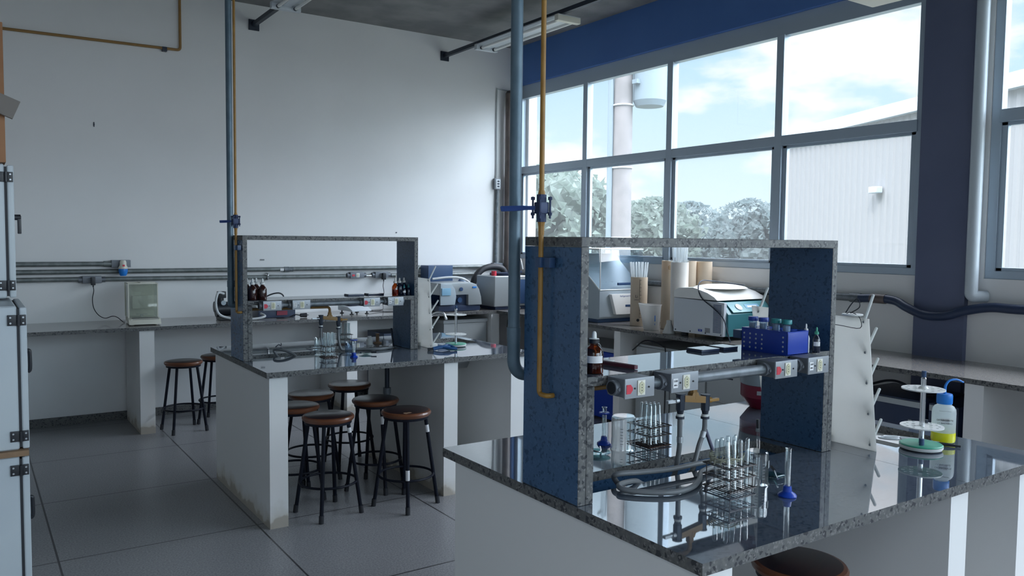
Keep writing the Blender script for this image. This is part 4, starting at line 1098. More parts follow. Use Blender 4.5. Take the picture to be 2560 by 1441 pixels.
g = G(); g.tube([(4.05, 7.5, 1.235), (4.25, 7.5, 1.25), (4.39, 7.5, 1.24), (4.50, 7.5, 1.19), (4.555, 7.5, 1.09)], .012, n=10); tag(make('pale_hose', g, HOSEW), 'pale hose lying over the instrument with the blue screen', 'hose')
g = G(); g.box(4.10, 4.40, 7.68, 7.86, 1.10, 1.37, .006); g.box(4.10, 4.40, 7.68, 7.86, .902, 1.10); tag(make('equipment_box', g, EQN), 'dark navy box standing behind the instrument with the blue screen', 'box')
g = G(); g.tube([(4.675, 7.71, .95), (4.675, 7.71, 1.10), (4.70, 7.71, 1.22), (4.80, 7.71, 1.32), (4.95, 7.71, 1.35), (5.08, 7.71, 1.31), (5.14, 7.71, 1.15)], .036, n=14, smooth=6); tag(make('exhaust_hose', g, BLKR), 'thick black hose arching up behind the grey box instrument', 'hose')
t = thing('benchtop_mixer', 'blue grey dome shaped machine between two grey instruments', 'lab instrument', (4.60, 7.55, .90))
g = G(); g.box(4.51, 4.62, 7.69, 7.81, .902, .9655, .01); make('base', g, EQD, t, world=True)
g = G(); g.lathe([(0, 0), (.065, 0), (.07, .06), (.068, .15), (.055, .22), (.03, .26), (0, .27)], (4.565, 7.75, .966), 28); make('dome', g, mat('blue_grey_dome', (0.22, 0.30, 0.42), .35), t, world=True)
# big grey box instrument with round lid
t = thing('ultrasonic_bath', 'boxy dark silver instrument with round black lid and red knob', 'lab instrument', (4.90, 7.42, .90))
g = G(); g.box(4.665, 5.14, 7.25, 7.62, .935, 1.265, .02, 3); make('housing', g, EQS, t, world=True)
g = G(); g.box(4.69, 5.12, 7.27, 7.60, .902, .936, .008); make('base', g, EQD, t, world=True)
g = G(); g.box(4.885, 5.12, 7.238, 7.252, .96, 1.225, .012); make('front_panel', g, EQN, t, world=True)
g = G(); g.cyl((4.92, 7.43, 1.265), (4.92, 7.43, 1.292), .17, n=36); g.cyl((4.955, 7.40, 1.292), (4.955, 7.40, 1.325), .018, n=12); g.box(5.0, 5.10, 7.36, 7.42, 1.292, 1.315, .006); make('lid', g, EQD, t, world=True)
g = G(); g.cyl((4.735, 7.37, 1.265), (4.735, 7.37, 1.315), .028, n=20); make('red_knob', g, REDP, t, world=True)
g = G(); g.tube([(4.955, 7.40, 1.32), (4.96, 7.40, 1.40), (4.99, 7.40, 1.47), (5.04, 7.40, 1.49), (5.10, 7.40, 1.44), (5.14, 7.41, 1.33)], .009, n=10); make('white_tube', g, WHP, t, world=True)
t = thing('spray_gun', 'white nozzle with dark cord hanging at the counter corner', 'nozzle', (4.93, 7.19, .92))
g = G(); g.cyl((4.90, 7.20, .918), (4.945, 7.17, .935), .022, .018, n=14); make('nozzle', g, WHP, t, world=True)
g = G(); g.tube([(4.895, 7.205, .914), (4.83, 7.205, .86), (4.80, 7.20, .72), (4.82, 7.20, .55), (4.86, 7.20, .40), (4.86, 7.2, .01)], .006, n=8); make('cord', g, BLK, t, world=True)
# white box units under the wall counter
g = G(); g.box(4.08, 4.60, 7.30, 7.85, .03, .78, .006); g.box(4.07, 4.61, 7.29, 7.86, .78, .815, .004); tag(make('storage_freezer', g, CABG), 'white chest unit under the counter, right of the bench sink', 'cabinet')
g = G(); g.box(3.45, 3.85, 7.40, 7.80, .0, .70, .006); tag(make('storage_cabinet', g, EQD), 'dark cabinet in shade under the wall counter', 'cabinet')

# ================================================================== WINDOW COUNTER EQUIPMENT
# shaking incubator
t = thing('shaking_incubator', 'grey shaking incubator with clear slanted lid near the windows', 'incubator', (5.05, 5.95, .90))
x0, x1, y0, y1 = 4.785, 5.33, 5.66, 6.30
g = G()
g.prism([(y0, .955), (y0 + .02, .935), (y1, .935), (y1, 1.53), (y0 + .40, 1.53), (y0 + .34, 1.46), (y0 + .005, 1.20), (y0, 1.19)], 'x', x0, x1, .006)
make('housing', g, EQG, t, world=True)
g = G(); g.box(x0 + .01, x1 - .01, y0 + .03, y1, .902, .936, .006); make('base', g, EQN, t, world=True)
g = G()
g.b.faces.new([g.b.verts.new(p) for p in ((x0 + .004, y0, 1.21), (x1 - .004, y0, 1.21), (x1 - .004, y0 + .02, 1.575), (x0 + .004, y0 + .02, 1.575))])
g.b.faces.new([g.b.verts.new(p) for p in ((x0 + .004, y0, 1.21), (x0 + .004, y0 + .02, 1.575), (x0 + .004, y0 + .38, 1.575), (x0 + .004, y0 + .38, 1.50), (x0 + .004, y0 + .34, 1.465))])
g.b.faces.new([g.b.verts.new(p) for p in ((x1 - .004, y0, 1.21), (x1 - .004, y0 + .02, 1.575), (x1 - .004, y0 + .38, 1.575), (x1 - .004, y0 + .38, 1.50), (x1 - .004, y0 + .34, 1.465))])
make('clear_lid', g, LIDG, t, world=True, smooth=0)
g = G(); g.box(x0, x1, y0 + .015, y0 + .62, 1.572, 1.584, .003); make('lid_top', g, EQWL, t, world=True)
g = G()
g.tube([(x0, y0 - .003, 1.585), (x0, y0 - .003, 1.205), (x1, y0 - .003, 1.205)], .006, n=8, smooth=1); g.tube([(x0, y0, 1.205), (x0, y0 + .345, 1.468)], .006, n=8, smooth=1)
make('lid_edge', g, EQWL, t, world=True)
g = G(); g.box(x0 + .20, x1 - .12, y0 - .03, y0 - .008, 1.245, 1.27, .006); make('lid_handle', g, EQN, t, world=True)
g = G(); g.prism([(x0 + .11, 1.165), (x1 - .02, 1.165), (x1 - .02, .975), (x0 + .17, .975)], 'y', y0 - .04, y0 + .005, .008); pn = make('control_panel', g, EQWL, t, world=True)
text_mesh('Refrigerated Shaker', .022, Vector((x0 + .30, y0 - .0405, 1.145)), FACE_NY, BVAL, 'lettering', pn)
g = G(); g.box(x0 + .28, x0 + .36, y0 - .043, y0 - .039, 1.045, 1.065); make('button', g, EQN, pn, world=True)
g = G()
for k in range(6): g.lathe([(0, 0), (.022, 0), (.008, .035), (.008, .06)], (x0 + .08 + .075 * k, y0 + .10, 1.215), 12)
make('small_flasks', g, LABG, t, world=True)

# tubs of glass pipettes
def tub(nm, label, x, y, r, h, grp='beige tubes holding glass pipettes', m=TUBEB):
    t = thing(nm, label, 'tube', (x, y, .90), 0, grp)
    g = G(); g.lathe([(0, .002), (r, .002), (r, h), (r - .005, h), (r - .005, .02), (0, .02)], (x, y, .90), 40); make('tube_wall', g, m, t, world=True)
    return t
ta = tub('pipette_tub', 'short beige tub with a black measuring scale, full of glass pipettes', 4.98, 5.35, .075, .435)
g = G(); a0 = R(232)
def on_tub(g, cx, cy, r, ang, z, w, h, th=.0012):
    c, s = math.cos(ang), math.sin(ang)
    M = Matrix.Translation((cx + c * r, cy + s * r, z)) @ Matrix.Rotation(ang, 4, 'Z')
    g.box(-th, th, -w / 2, w / 2, -h / 2, h / 2, M=M)
for k in range(11): on_tub(g, 4.98, 5.35, .0755, a0 + (.07 if k % 2 else .10), .98 + .033 * k + .0, .010 + .008 * (k % 2 == 0), .0025)
on_tub(g, 4.98, 5.35, .0755, a0, 1.145, .0022, .34)
make('measuring_scale', g, INK, ta, world=True)
ang = R(212)
for txt, sz, zz in (('Li', .035, 1.165), ('LIMPOS', .013, 1.135)):
    M = Matrix.Rotation(ang + R(90), 4, 'Z') @ Matrix.Rotation(R(90), 4, 'X')
    text_mesh(txt, sz, Vector((4.98 + .077 * math.cos(ang), 5.35 + .077 * math.sin(ang), zz)), M, INK, 'lettering', ta)
g = G(); c, s = math.cos(a0 - .15), math.sin(a0 - .15); g.cyl((4.98 + c * .07, 5.35 + s * .07, .955), (4.98 + c * .085, 5.35 + s * .085, .955), .013, n=14); make('drain_plug', g, BLK, ta, world=True)
rnd = random.Random(3)
def pipettes(cx, cy, rings, z0, z1, grp, label, h=(0.15, 0.24)):
    base = None
    spec = [(rb, rt, 2 * PI * (k + .3 * q) / n) for q, (n, rb, rt) in enumerate(rings) for k in range(n)]
    for (rb, rt, a) in spec:
        b0 = Vector((cx + rb * math.cos(a), cy + rb * math.sin(a), z0))
        top = Vector((cx + rt * math.cos(a), cy + rt * math.sin(a), z1 + rnd.uniform(*h)))
        L = (top - b0).length
        if base is None:
            g = G(); g.lathe([(.0016, 0), (.0038, .04), (.0038, L * .72), (.0055, L * .78), (.0055, L * .88), (.0040, L * .92), (.0040, L)], (0, 0, 0), 8)
            base = make('glass_pipette', g, PIPG, origin=False); o = base
        else:
            o = base.copy(); C.objects.link(o)
        o.location = b0; o.rotation_euler = (top - b0).to_track_quat('Z', 'Y').to_euler()
        tag(o, label, 'pipette', grp)
pipettes(4.98, 5.35, ((16, .026, .080), (7, .010, .036)), .93, 1.335, 'glass pipettes standing in the short beige tub', 'glass pipette fanning out of the short beige tub', (0.10, 0.24))
tb = tub('pipette_tub', 'tall pale beige tube in front, with glass pipettes on top', 4.885, 4.765, .072, .585, m=TUBEP)
tub('pipette_tub', 'tall beige tube marked ES behind the short tub', 5.03, 5.02, .072, .59)
tub('pipette_tub', 'tall beige tube partly hidden behind the pale front tube', 5.135, 4.91, .069, .59)
tub('pipette_tub', 'empty tall beige tube closest to the window sill', 5.27, 4.86, .073, .585)
ang = R(228)
text_mesh('ES', .045, Vector((5.03 + .0735 * math.cos(ang), 5.02 + .0735 * math.sin(ang), 1.43)), Matrix.Rotation(ang + R(90), 4, 'Z') @ Matrix.Rotation(R(90), 4, 'X'), YELB, 'lettering', bpy.data.objects['pipette_tub.002'])
pipettes(4.885, 4.765, ((14, .040, .064), (7, .018, .030)), 1.10, 1.47, 'glass pipettes standing in the tall front tube', 'long glass pipette standing in the tall pale tube', (0.12, 0.26))
g = G()
for k in range(9):
    a = 6.28 * k / 9; g.cyl((4.885 + .05 * math.cos(a), 4.765 + .05 * math.sin(a), 1.486), (4.885 + .10 * math.cos(a), 4.765 + .10 * math.sin(a), 1.500), .005, n=8)
tag(make('glass_tip_heap', g, LABG), 'heap of short glass tips on the rim of the tall front tube', 'glassware', kind='stuff')
# plastic jug
t = thing('plastic_jug', 'translucent white plastic jug with spout beside the short beige tub', 'jug', (4.83, 5.03, .90))
g = G(); g.lathe([(0, .002), (.062, .002), (.066, .012), (.082, .205), (.088, .218), (.084, .220), (.079, .205), (.063, .015), (0, .012)], (4.83, 5.03, .90), 36)
for v in g.b.verts:
    dx, dy = v.co.x - 4.83, v.co.y - 5.03
    dd = math.hypot(dx, dy)
    if v.co.z > 1.09 and dd > .07:
        al = math.atan2(dy, dx); k = max(0, math.cos(al - R(118))) ** 14
        v.co.x += dx / dd * .030 * k; v.co.y += dy / dd * .030 * k; v.co.z += .006 * k
make('jug_body', g, JUG, t, world=True)
g = G(); on_tub(g, 4.83, 5.03, .076, R(250), 1.005, .006, .050); on_tub(g, 4.83, 5.03, .0735, R(250), .955, .004, .012); make('blue_mark', g, BLUC, t, world=True)
g = G(); g.lathe([(0, .002), (.050, .002), (.052, .01), (.022, .085), (.022, .11), (.020, .11), (.020, .085), (.048, .012), (0, .01)], (4.758, 4.747, .90), 28); tag(make('conical_flask', g, JUG), 'small frosted conical flask in front of the tall tubes', 'flask')

# bench centrifuge
t = thing('bench_centrifuge', 'white and teal bench centrifuge with vent grille and curved lid', 'centrifuge', (5.0, 4.4, .90))
x0, x1, y0, y1 = 4.745, 5.31, 4.14, 4.683
g = G(); g.prism([(y0 + .025, .935), (y1, .93), (y1, 1.205), (y0 + .02, 1.195)], 'x', x0, x0 + .03, .004); sd = make('side_panel', g, EQW, t, world=True)
g = G(); g.prism([(y0, .935), (y1 - .01, .935), (y1 - .01, 1.20), (y0 + .10, 1.195), (y0 + .055, 1.155), (y0 + .005, 1.105)], 'x', x0 + .031, x1, .006); make('body', g, TEAL, t, world=True)
g = G(); M = Matrix.Translation(((x0 + x1) / 2, y0 + .045, 1.152)) @ Matrix.Rotation(R(41), 4, 'X')
g.box(-.20, .26, -.055, .055, .0, .006, .002, M=M); cp_ = make('control_panel', g, TEALL, t, world=True)
g = G(); g.box(-.02, .14, -.02, .022, .006, .008, M=M); make('display', g, SCR, cp_, world=True)
g = G(); g.box(.00, .11, -.012, .006, .008, .0095, M=M); make('display_window', g, EQWL, cp_, world=True)
g = G(); g.cyl((-.10, -.005, .006), (-.10, -.005, .012), .032, n=24, M=M); make('dial', g, EQW, cp_, world=True)
g = G()
prof = [(y1 + .005, 1.206), (y1 + .005, 1.262), (y1 - .05, 1.288), (y1 - .20, 1.296), (y0 + .30, 1.288), (y0 + .19, 1.262), (y0 + .12, 1.232), (y0 + .085, 1.206)]
g.prism(prof, 'x', x0 - .002, x1, .010); make('lid', g, EQWL, t, world=True)
g = G(); g.lathe([(0, .030), (.12, .026), (.20, .012), (.225, 0), (0, 0)], (0, 0, 0), 40, M=Matrix.Translation(((x0 + x1) / 2 + .02, (y0 + y1) / 2 + .06, 1.287)) @ Matrix.Diagonal((1.05, .9, 1, 1))); make('lid_dome', g, EQWL, t, world=True)
g = G()
for k in range(24): g.box(x0 - .0022, x0 - .0002, y0 + .045, y0 + .125, .960 + .0092 * k, .9645 + .0092 * k)
make('vent_grille', g, EQN, sd, world=True, smooth=0)
g = G(); g.box(x0 - .0020, x0 - .0002, y0 + .235, y0 + .275, .955, .973); lb = make('blue_label', g, BLUP, sd, world=True)
g = G(); g.box(x0 - .0020, x0 - .0002, y0 + .155, y0 + .205, .952, .988); make('rating_plate', g, INKG, sd, world=True)
text_mesh('220V', .010, Vector((x0 - .0022, y0 + .255, .964)), FACE_NX, LABP, 'lettering', lb)
g = G()
for yy in (.045, .20, .36, .52): g.cyl((x0 - .003, y0 + yy, .947), (x0, y0 + yy, .947), .0055, n=10)
make('screw', g, DARKM, sd, world=True)
g = G()
for xx in (x0 + .05, x1 - .05):
    for yy in (y0 + .10, y1 - .08): g.cyl((xx, yy, .902), (xx, yy, .934), .028, n=14)
make('foot', g, BLKR, t, world=True)
g = G(); g.tube([(5.2, 4.35, 1.31), (5.0, 4.52, 1.34), (4.84, 4.48, 1.345), (4.76, 4.44, 1.30), (4.735, 4.38, 1.22), (4.735, 4.26, 1.15), (4.725, 4.15, 1.08), (4.72, 4.10, .98), (4.72, 4.07, .905)], .0045, n=8, smooth=8); tag(make('cable', g, DARKM), 'grey cable draped over the lid of the white and teal centrifuge', 'cable')

# ================================================================== UNDER THE WINDOW COUNTER
t = thing('cooler_box', 'dark blue cooler box with pale lid under the window counter', 'cooler', (5.0, 5.75, 0))
g = G(); g.box(4.83, 5.32, 5.42, 6.25, .02, .64, .02, 3); make('box_body', g, BLUR, t, world=True)
g = G(); g.box(4.82, 5.33, 5.41, 6.26, .641, .68, .012, 3); make('lid', g, CABG, t, world=True)
t = thing('drawer_cabinet', 'light grey drawer cabinet under the window counter', 'cabinet', (5.05, 4.6, 0))
g = G(); g.box(4.86, 5.34, 3.98, 5.24, .02, .76, .004); make('cabinet_body', g, CABG, t, world=True)
for (ya, yb, za, zb_) in ((4.00, 4.40, .42, .70), (4.42, 4.80, .05, .74), (4.82, 5.22, .05, .74), (4.00, 4.40, .05, .40)):
    g = G(); g.box(4.842, 4.859, ya, yb, za, zb_, .003); dr = make('drawer_front', g, CABG, t, world=True)
    g = G(); g.box(4.836, 4.842, (ya + yb) / 2 - .06, (ya + yb) / 2 + .06, zb_ - .10, zb_ - .09); make('handle', g, DARKM, dr, world=True)
g = G(); g.tube([(4.83, 5.255, .70), (4.83, 5.10, .80), (4.83, 4.9, .78), (4.83, 4.85, .70), (4.82, 4.84, .2)], .006, n=8); tag(make('cable', g, BLK), 'dark cable looping over the drawer cabinet', 'cable')
for i, (ya, yb, lb, mk) in enumerate(((2.62, 3.12, 'black equipment case with a small grey badge under the window counter', 0), (2.42, 2.60, 'narrow black case with red and white sticker, beside the white pier', 1))):
    t = thing('equipment_case', lb, 'case', (5.0, (ya + yb) / 2, 0), 0, 'black cases under the window counter')
    g = G(); g.box(4.80, 5.30, ya, yb, .30, .70, .012); make('case_body', g, EQD, t, world=True)
    g = G(); g.box(4.79, 4.80, ya + .01, yb - .01, .655, .69, .002); make('metal_strip', g, CABG, t, world=True)
    if mk: g = G(); g.box(4.792, 4.799, yb - .07, yb - .045, .55, .60); make('red_sticker', g, REDP, t, world=True)
    else: g = G(); g.box(4.792, 4.799, ya + .08, ya + .10, .55, .575); make('badge', g, CABG, t, world=True)
g = G(); g.box(4.80, 5.33, 2.36, 3.60, .27, .295); g.box(4.82, 4.86, 2.37, 2.41, 0, .27); g.box(4.82, 4.86, 3.54, 3.58, 0, .27); tag(make('low_shelf', g, EQD), 'low dark shelf carrying the black cases', 'shelf')
g = G(); g.tube([(4.95, 3.10, .715), (4.93, 2.95, .77), (4.93, 2.85, .77), (4.95, 2.75, .72), (4.95, 2.65, .712)], .008, n=8); tag(make('cable', g, BLK), 'black cable coiled on top of the cases', 'cable')

# ================================================================== GLASSWARE ON THE BENCHES
Z = 0.9003
def beaker(label, x, y, r, h, inverted, marks=True, a=R(240), grp='glass beakers', m=None):
    t = thing('glass_beaker', label, 'beaker', (x, y, Z), 0, grp)
    w = .0016
    pr = [(0, 0), (r * .86, 0), (r * .97, .004), (r, .012), (r, h - .008), (r + .004, h), (r + .0025, h + .001), (r - w, h - .008), (r - w, .013), (r * .95, .006), (0, .003)]
    if inverted: pr = [(q, h + .001 - z) for q, z in pr]
    g = G(); g.lathe(pr, (x, y, Z), 40); make('beaker_glass', g, m or LABG, t, world=True)
    if marks:
        g = G()
        for k in range(6):
            for da in (-.35, .25):
                zz = h * (.22 + .09 * k); on_tub(g, x, y, r + .0005, a + da, Z + zz, .009, .0018, .0003)
        make('volume_marks', g, INKG, t, world=True)
        g = G(); on_tub(g, x, y, r + .0006, a + 1.05, Z + h * .62, .018, .022, .0003); make('frosted_patch', g, CABG, t, world=True)
    return t
beaker('upside down glass beaker beside the rusty tube rack on the front bench', 1.963, 2.175, .044, .122, True)
beaker('upside down glass beaker between the grey tube rack and the blue footed cylinder', 2.040, 1.640, .0355, .103, True)
def cylinder(label, x, y, h, collar=None, r=.0085, rb=.027, tilt=0.0):
    t = thing('measuring_cylinder', label, 'measuring cylinder', (x, y, Z), 0, 'measuring cylinders with blue feet')
    g = G(); g.lathe([(0, .014), (r, .016), (r, h - .003), (r + .002, h), (r + .0005, h), (r - .0015, h - .004), (r - .0015, .02), (0, .019)], (x, y, Z), 24); make('cylinder_glass', g, LABG, t, world=True)
    g = G(); g.lathe([(0, 0), (rb, 0), (rb + .001, .003), (rb * .9, .008), (rb * .5, .015), (r + .004, .022), (r + .003, .030), (r + .0005, .031), (0, .012)], (x, y, Z), 6 if collar else 20); make('blue_foot', g, BLUP, t, world=True)
    if collar:
        g = G(); g.lathe([(r + .0005, -.003), (r + .012, -.003), (r + .013, 0), (r + .012, .003), (r + .0005, .003)], (x, y, Z + collar), 6); make('blue_collar', g, BLUP, t, world=True)
cylinder('measuring cylinder with blue collar beside the upside down beaker, near the rack panel', 1.945, 2.262, .140, .118, .0080)
cylinder('tall glass measuring cylinder with round blue foot at the front edge of the bench', 2.014, 1.505, .145)
cylinder('measuring cylinder with thin blue collar on the bench above the stools', 2.02, 4.775, .118, .112, .012, .026)

def tube_proto():
    g = G(); r, L = .0078, .150
    g.lathe([(0, 0), (r * .6, .0016), (r, .008), (r, L - .002), (r + .0012, L), (r, L), (r - .0012, L - .003), (r - .0012, .009), (r * .5, .003), (0, .0018)], (0, 0, 0), 14)
    return make('test_tube', g, LABG, origin=False)
TT = None
def put_tube(p, d, label, grp):
    global TT
    if TT is None: TT = tube_proto(); o = TT
    else: o = TT.copy(); C.objects.link(o)
    o.location = p; o.rotation_euler = Vector(d).to_track_quat('Z', 'Y').to_euler()
    tag(o, label, 'test tube', grp)
def wire_rack(label, x0, x1, y0, y1, h, m, base_m, levels, nx=4, ny=4, solid_base=True):
    t = thing('test_tube_rack', label, 'rack', ((x0 + x1) / 2, (y0 + y1) / 2, Z), 0, 'wire test tube racks')
    w = .0014
    for li, lz in enumerate(levels):
        g = G(); e = .008
        loop = [(x0 - e, y0 - e, Z + lz), (x1 + e, y0 - e, Z + lz), (x1 + e, y1 + e, Z + lz), (x0 - e, y1 + e, Z + lz)]
        g.tube(loop, w * 1.2, n=6, smooth=1, closed=True)
        dens = (nx + 1, ny + 1) if li else (nx * 2, 3)
        for k in range(dens[0]):
            xx = x0 + (x1 - x0) * k / (dens[0] - 1); g.cyl((xx, y0 - e, Z + lz + w), (xx, y1 + e, Z + lz + w), w, n=6)
        for k in range(dens[1]):
            yy = y0 + (y1 - y0) * k / (dens[1] - 1); g.cyl((x0 - e, yy, Z + lz), (x1 + e, yy, Z + lz), w, n=6)
        make('wire_base' if li == 0 else 'wire_grid', g, base_m if li == 0 else m, t, world=True)
    for (xx, yy) in ((x0, y0), (x1, y0), (x1, y1), (x0, y1)):
        g = G(); g.cyl((xx, yy, Z), (xx, yy, Z + h), w * 1.3, n=6); make('wire_post', g, m, t, world=True)
    return t
r1 = wire_rack('rusty wire rack of upside down test tubes behind the gas hoses', 2.047, 2.138, 2.124, 2.232, .078, WIREG, WIRE, (.004, .044, .076))
r2 = wire_rack('grey wire rack of upside down test tubes tied with string, at the front', 1.868, 1.968, 1.597, 1.690, .082, WIREG, WIREG, (.010, .046, .080))
rnd = random.Random(11)
for k in range(8):
    i, j = k % 3, k // 3
    bx, by = 2.066 + .027 * i, 2.145 + .030 * j
    tx, ty = bx + rnd.uniform(-.006, .006), by + rnd.uniform(-.006, .006)
    top = Vector((2.093 + (bx - 2.093) * .75, 2.178 + (by - 2.178) * .75, Z + .158)); b0 = Vector((bx, by, Z + .008))
    put_tube(top, b0 - top, 'test tube standing upside down in the rusty wire rack', 'upside down test tubes in the rusty rack')
for k in range(8):
    i, j = k % 4, k // 4
    bx, by = 1.882 + .026 * i, 1.615 + .050 * j
    top = Vector((1.918 + (bx - 1.918) * 1.05 + rnd.uniform(-.008, .008), 1.643 + (by - 1.643) * .8 + rnd.uniform(-.008, .008), Z + .160)); b0 = Vector((bx, by, Z + .014))
    put_tube(top, b0 - top, 'test tube standing upside down in the grey wire rack', 'upside down test tubes in the grey rack')
g = G()
for q in range(5): g.tube([(1.918 + (.052 + .002 * q) * math.cos(2 * PI * k / 20), 1.655 + (.038 + .002 * q) * math.sin(2 * PI * k / 20), Z + .089 + .0035 * q + .003 * math.sin(k * 1.7 + q)) for k in range(20)], .0016, n=6, smooth=1, closed=True)
for k in range(14): g.tube([(1.918 + .056 * math.cos(k * .45), 1.655 + .042 * math.sin(k * .45), Z + .082), (1.918 + .058 * math.cos(k * .45 + .15), 1.655 + .045 * math.sin(k * .45 + .15), Z + .112)], .0018, n=5, smooth=1)
tag(make('twine', g, STRING), 'twisted string wound round the tubes of the grey wire rack', 'string')
# racks on the bench with the stools
r3 = wire_rack('wire rack with upright test tubes on a maroon base, above the stools', 1.852, 1.925, 4.825, 4.90, .075, WIREG, WIRE, (.003, .036, .072), 3, 3)
r4 = wire_rack('wire rack of test tubes further back, beyond the slot of the bench', 2.165, 2.250, 5.36, 5.44, .075, WIREG, WIRE, (.003, .036, .072), 3, 3)
for k in range(9):
    i, j = k % 3, k // 3
    put_tube((1.862 + .026 * i, 4.835 + .026 * j, Z + .006), (rnd.uniform(-.06, .06), rnd.uniform(-.06, .06), 1), 'upright test tube in the maroon based wire rack', 'upright test tubes above the stools')
for k in range(7):
    i, j = k % 4, k // 4
    put_tube((2.172 + .024 * i, 5.37 + .035 * j, Z + .006), (rnd.uniform(-.1, .1), rnd.uniform(-.08, .08), 1), 'test tube in the wire rack beyond the bench slot', 'test tubes in the rack beyond the slot')
beaker('clear plastic beaker beside the measuring cylinder, above the stools', 2.05, 4.90, .036, .080, False, False, m=TUBEC)
beaker('glass beaker behind the upright test tubes, above the stools', 1.862, 4.965, .030, .115, False, False)

def watch_glass(label, x, y, r, spat, grp='watch glasses'):
    t = thing('watch_glass', label, 'glass dish', (x, y, Z), 0, grp)
    g = G(); g.lathe([(0, .001), (r * .5, .003), (r, .009), (r, .0105), (r * .5, .0045), (0, .0025)], (x, y, Z), 32); make('dish', g, thin_glass_teal, t, world=True)
    s = thing('spatula', 'metal spatula lying on the ' + label.split(',')[0], 'spatula', (x, y, Z), 0, 'small metal spatulas')
    g = G(); g.tube(spat, .0030, n=8, smooth=5); make('spatula_blade', g, STEEL, s, world=True)
    g = G(); g.tube([spat[-2], spat[-1]], .0045, n=8, smooth=1); make('handle', g, BLK, s, world=True)
thin_glass_teal = thin_glass('teal_glass', (0.55, 0.78, 0.78), (0.15, 0.30, 0.30), 1.3)
watch_glass('watch glass by the rack panel, in front of the collared cylinder', 1.835, 2.165, .045, [(1.875, 2.200, Z + .014), (1.835, 2.155, Z + .012), (1.805, 2.19, Z + .018), (1.79, 2.215, Z + .026)])
watch_glass('watch glass behind the tall measuring cylinder', 2.13, 1.650, .038, [(2.10, 1.605, Z + .013), (2.13, 1.635, Z + .012), (2.16, 1.665, Z + .016), (2.175, 1.69, Z + .020)])
watch_glass('watch glass beside the measuring cylinder, above the stools', 2.14, 4.86, .040, [(2.11, 4.90, Z + .013), (2.14, 4.87, Z + .012), (2.17, 4.85, Z + .014), (2.20, 4.83, Z + .014)])
g = G(); g.tube([(1.91, 5.33, Z + .006), (1.94, 5.30, Z + .009), (1.98, 5.30, Z + .006), (2.02, 5.27, Z + .006)], .004, n=6); g.tube([(1.91, 5.34, Z + .006), (1.94, 5.315, Z + .012), (1.98, 5.31, Z + .006)], .003, n=6)
tag(make('metal_tongs', g, STEEL), 'shiny metal tongs lying beyond the slot, above the stools', 'tongs')
g = G(); g.tube([(1.74, 5.46, Z + .006), (1.77, 5.49, Z + .016), (1.79, 5.50, Z + .006), (1.80, 5.53, Z + .018)], .004, n=6)
tag(make('wire_clip', g, DARKM), 'small bent wire clip lying alone near the back edge of the bench', 'clip')
g = G(); g.tube([(2.468, 5.13, Z - .02), (2.482, 5.20, Z + .12)], .006, n=10, smooth=1)
tag(make('glass_rod', g, DARKM), 'grey rod leaning out of the slot by the rack panel, above the stools', 'rod')
g = G(); g.tube([(2.338, 1.869, .81), (2.338, 1.880, 1.02)], .006, n=10, smooth=1)
t = thing('glass_pipe', 'glass rod with dark tip standing in the slot behind the upside down beaker', 'rod', (2.338, 1.87, .82))
make('rod', g, LABG, t, world=True)
g = G(); g.cyl((2.338, 1.8785, .99), (2.338, 1.8802, 1.022), .0066, n=10); make('dark_tip', g, BLK, t, world=True)
for (x, y, lb, mm, prof) in ((2.36, 5.30, 'small white jar beyond the slot, above the stools', WHP, [(0, 0), (.022, 0), (.022, .035), (.014, .045), (.014, .06), (0, .06)]),
                             (2.44, 5.34, 'small copper coloured burner beside the white jar', BOARD, [(0, 0), (.030, 0), (.030, .008), (.012, .014), (.012, .065), (.016, .07), (0, .07)])):
    g = G(); g.lathe(prof, (x, y, Z), 20); tag(make('small_jar' if mm is WHP else 'gas_burner', g, mm), lb, 'jar' if mm is WHP else 'burner')
g = G(); g.cyl((1.46, 5.075, .816), (2.05, 5.09, .816), .012, n=10); tag(make('trough_pipe', g, MARO), 'maroon pipe lying in the slot of the bench with stools', 'pipe')

# hoses
def hose(label, pts, r=.0085, m=HOSE, clamp=None, grp='rubber gas hoses'):
    t = thing('rubber_hose', label, 'hose', pts[0], 0, grp)
    g = G(); g.tube(pts, r, n=12, smooth=8); make('hose', g, m, t, world=True)
    if clamp:
        a, b = Vector(clamp[0]), Vector(clamp[1])
        g = G(); g.cyl(a, b, r + .0016, n=14); make('hose_clamp', g, BRUSH, t, world=True)
hose('grey hose hanging straight down from the tap with the flat silver lever',
     [(1.960, 1.895, 1.066), (1.960, 1.895, 1.02), (1.963, 1.898, .97), (1.960, 1.903, .92), (1.950, 1.908, .87), (1.90, 1.91, .84), (1.80, 1.91, .84), (1.72, 1.905, .87), (1.665, 1.885, .915), (1.665, 1.862, .932), (1.74, 1.846, .930), (1.86, 1.832, .925), (1.98, 1.830, .926), (2.085, 1.832, .922)],
     clamp=((1.9605, 1.895, 1.005), (1.9612, 1.895, .985)))
hose('grey hose curving from the tap with the yellow lever, looping over the bench',
     [(2.080, 1.895, 1.052), (2.077, 1.895, 1.01), (2.055, 1.895, .965), (2.015, 1.875, .92), (1.975, 1.860, .885), (1.87, 1.858, .865), (1.77, 1.856, .882), (1.71, 1.838, .909), (1.63, 1.818, .916), (1.615, 1.785, .912), (1.66, 1.73, .910), (1.73, 1.69, .910), (1.81, 1.695, .910), (1.885, 1.735, .911), (1.96, 1.79, .914), (2.08, 1.808, .916)],
     clamp=((2.0765, 1.895, 1.008), (2.069, 1.895, .988)))
g = G(); g.tube([(2.09, 1.90, 1.01), (2.152, 1.885, .86)], .0065, n=12, smooth=1); tag(make('burner_tube', g, mat('purple_grey_tube', (.10, .10, .15), .4)), 'straight purple grey tube leaning in the slot beside the hoses', 'tube')
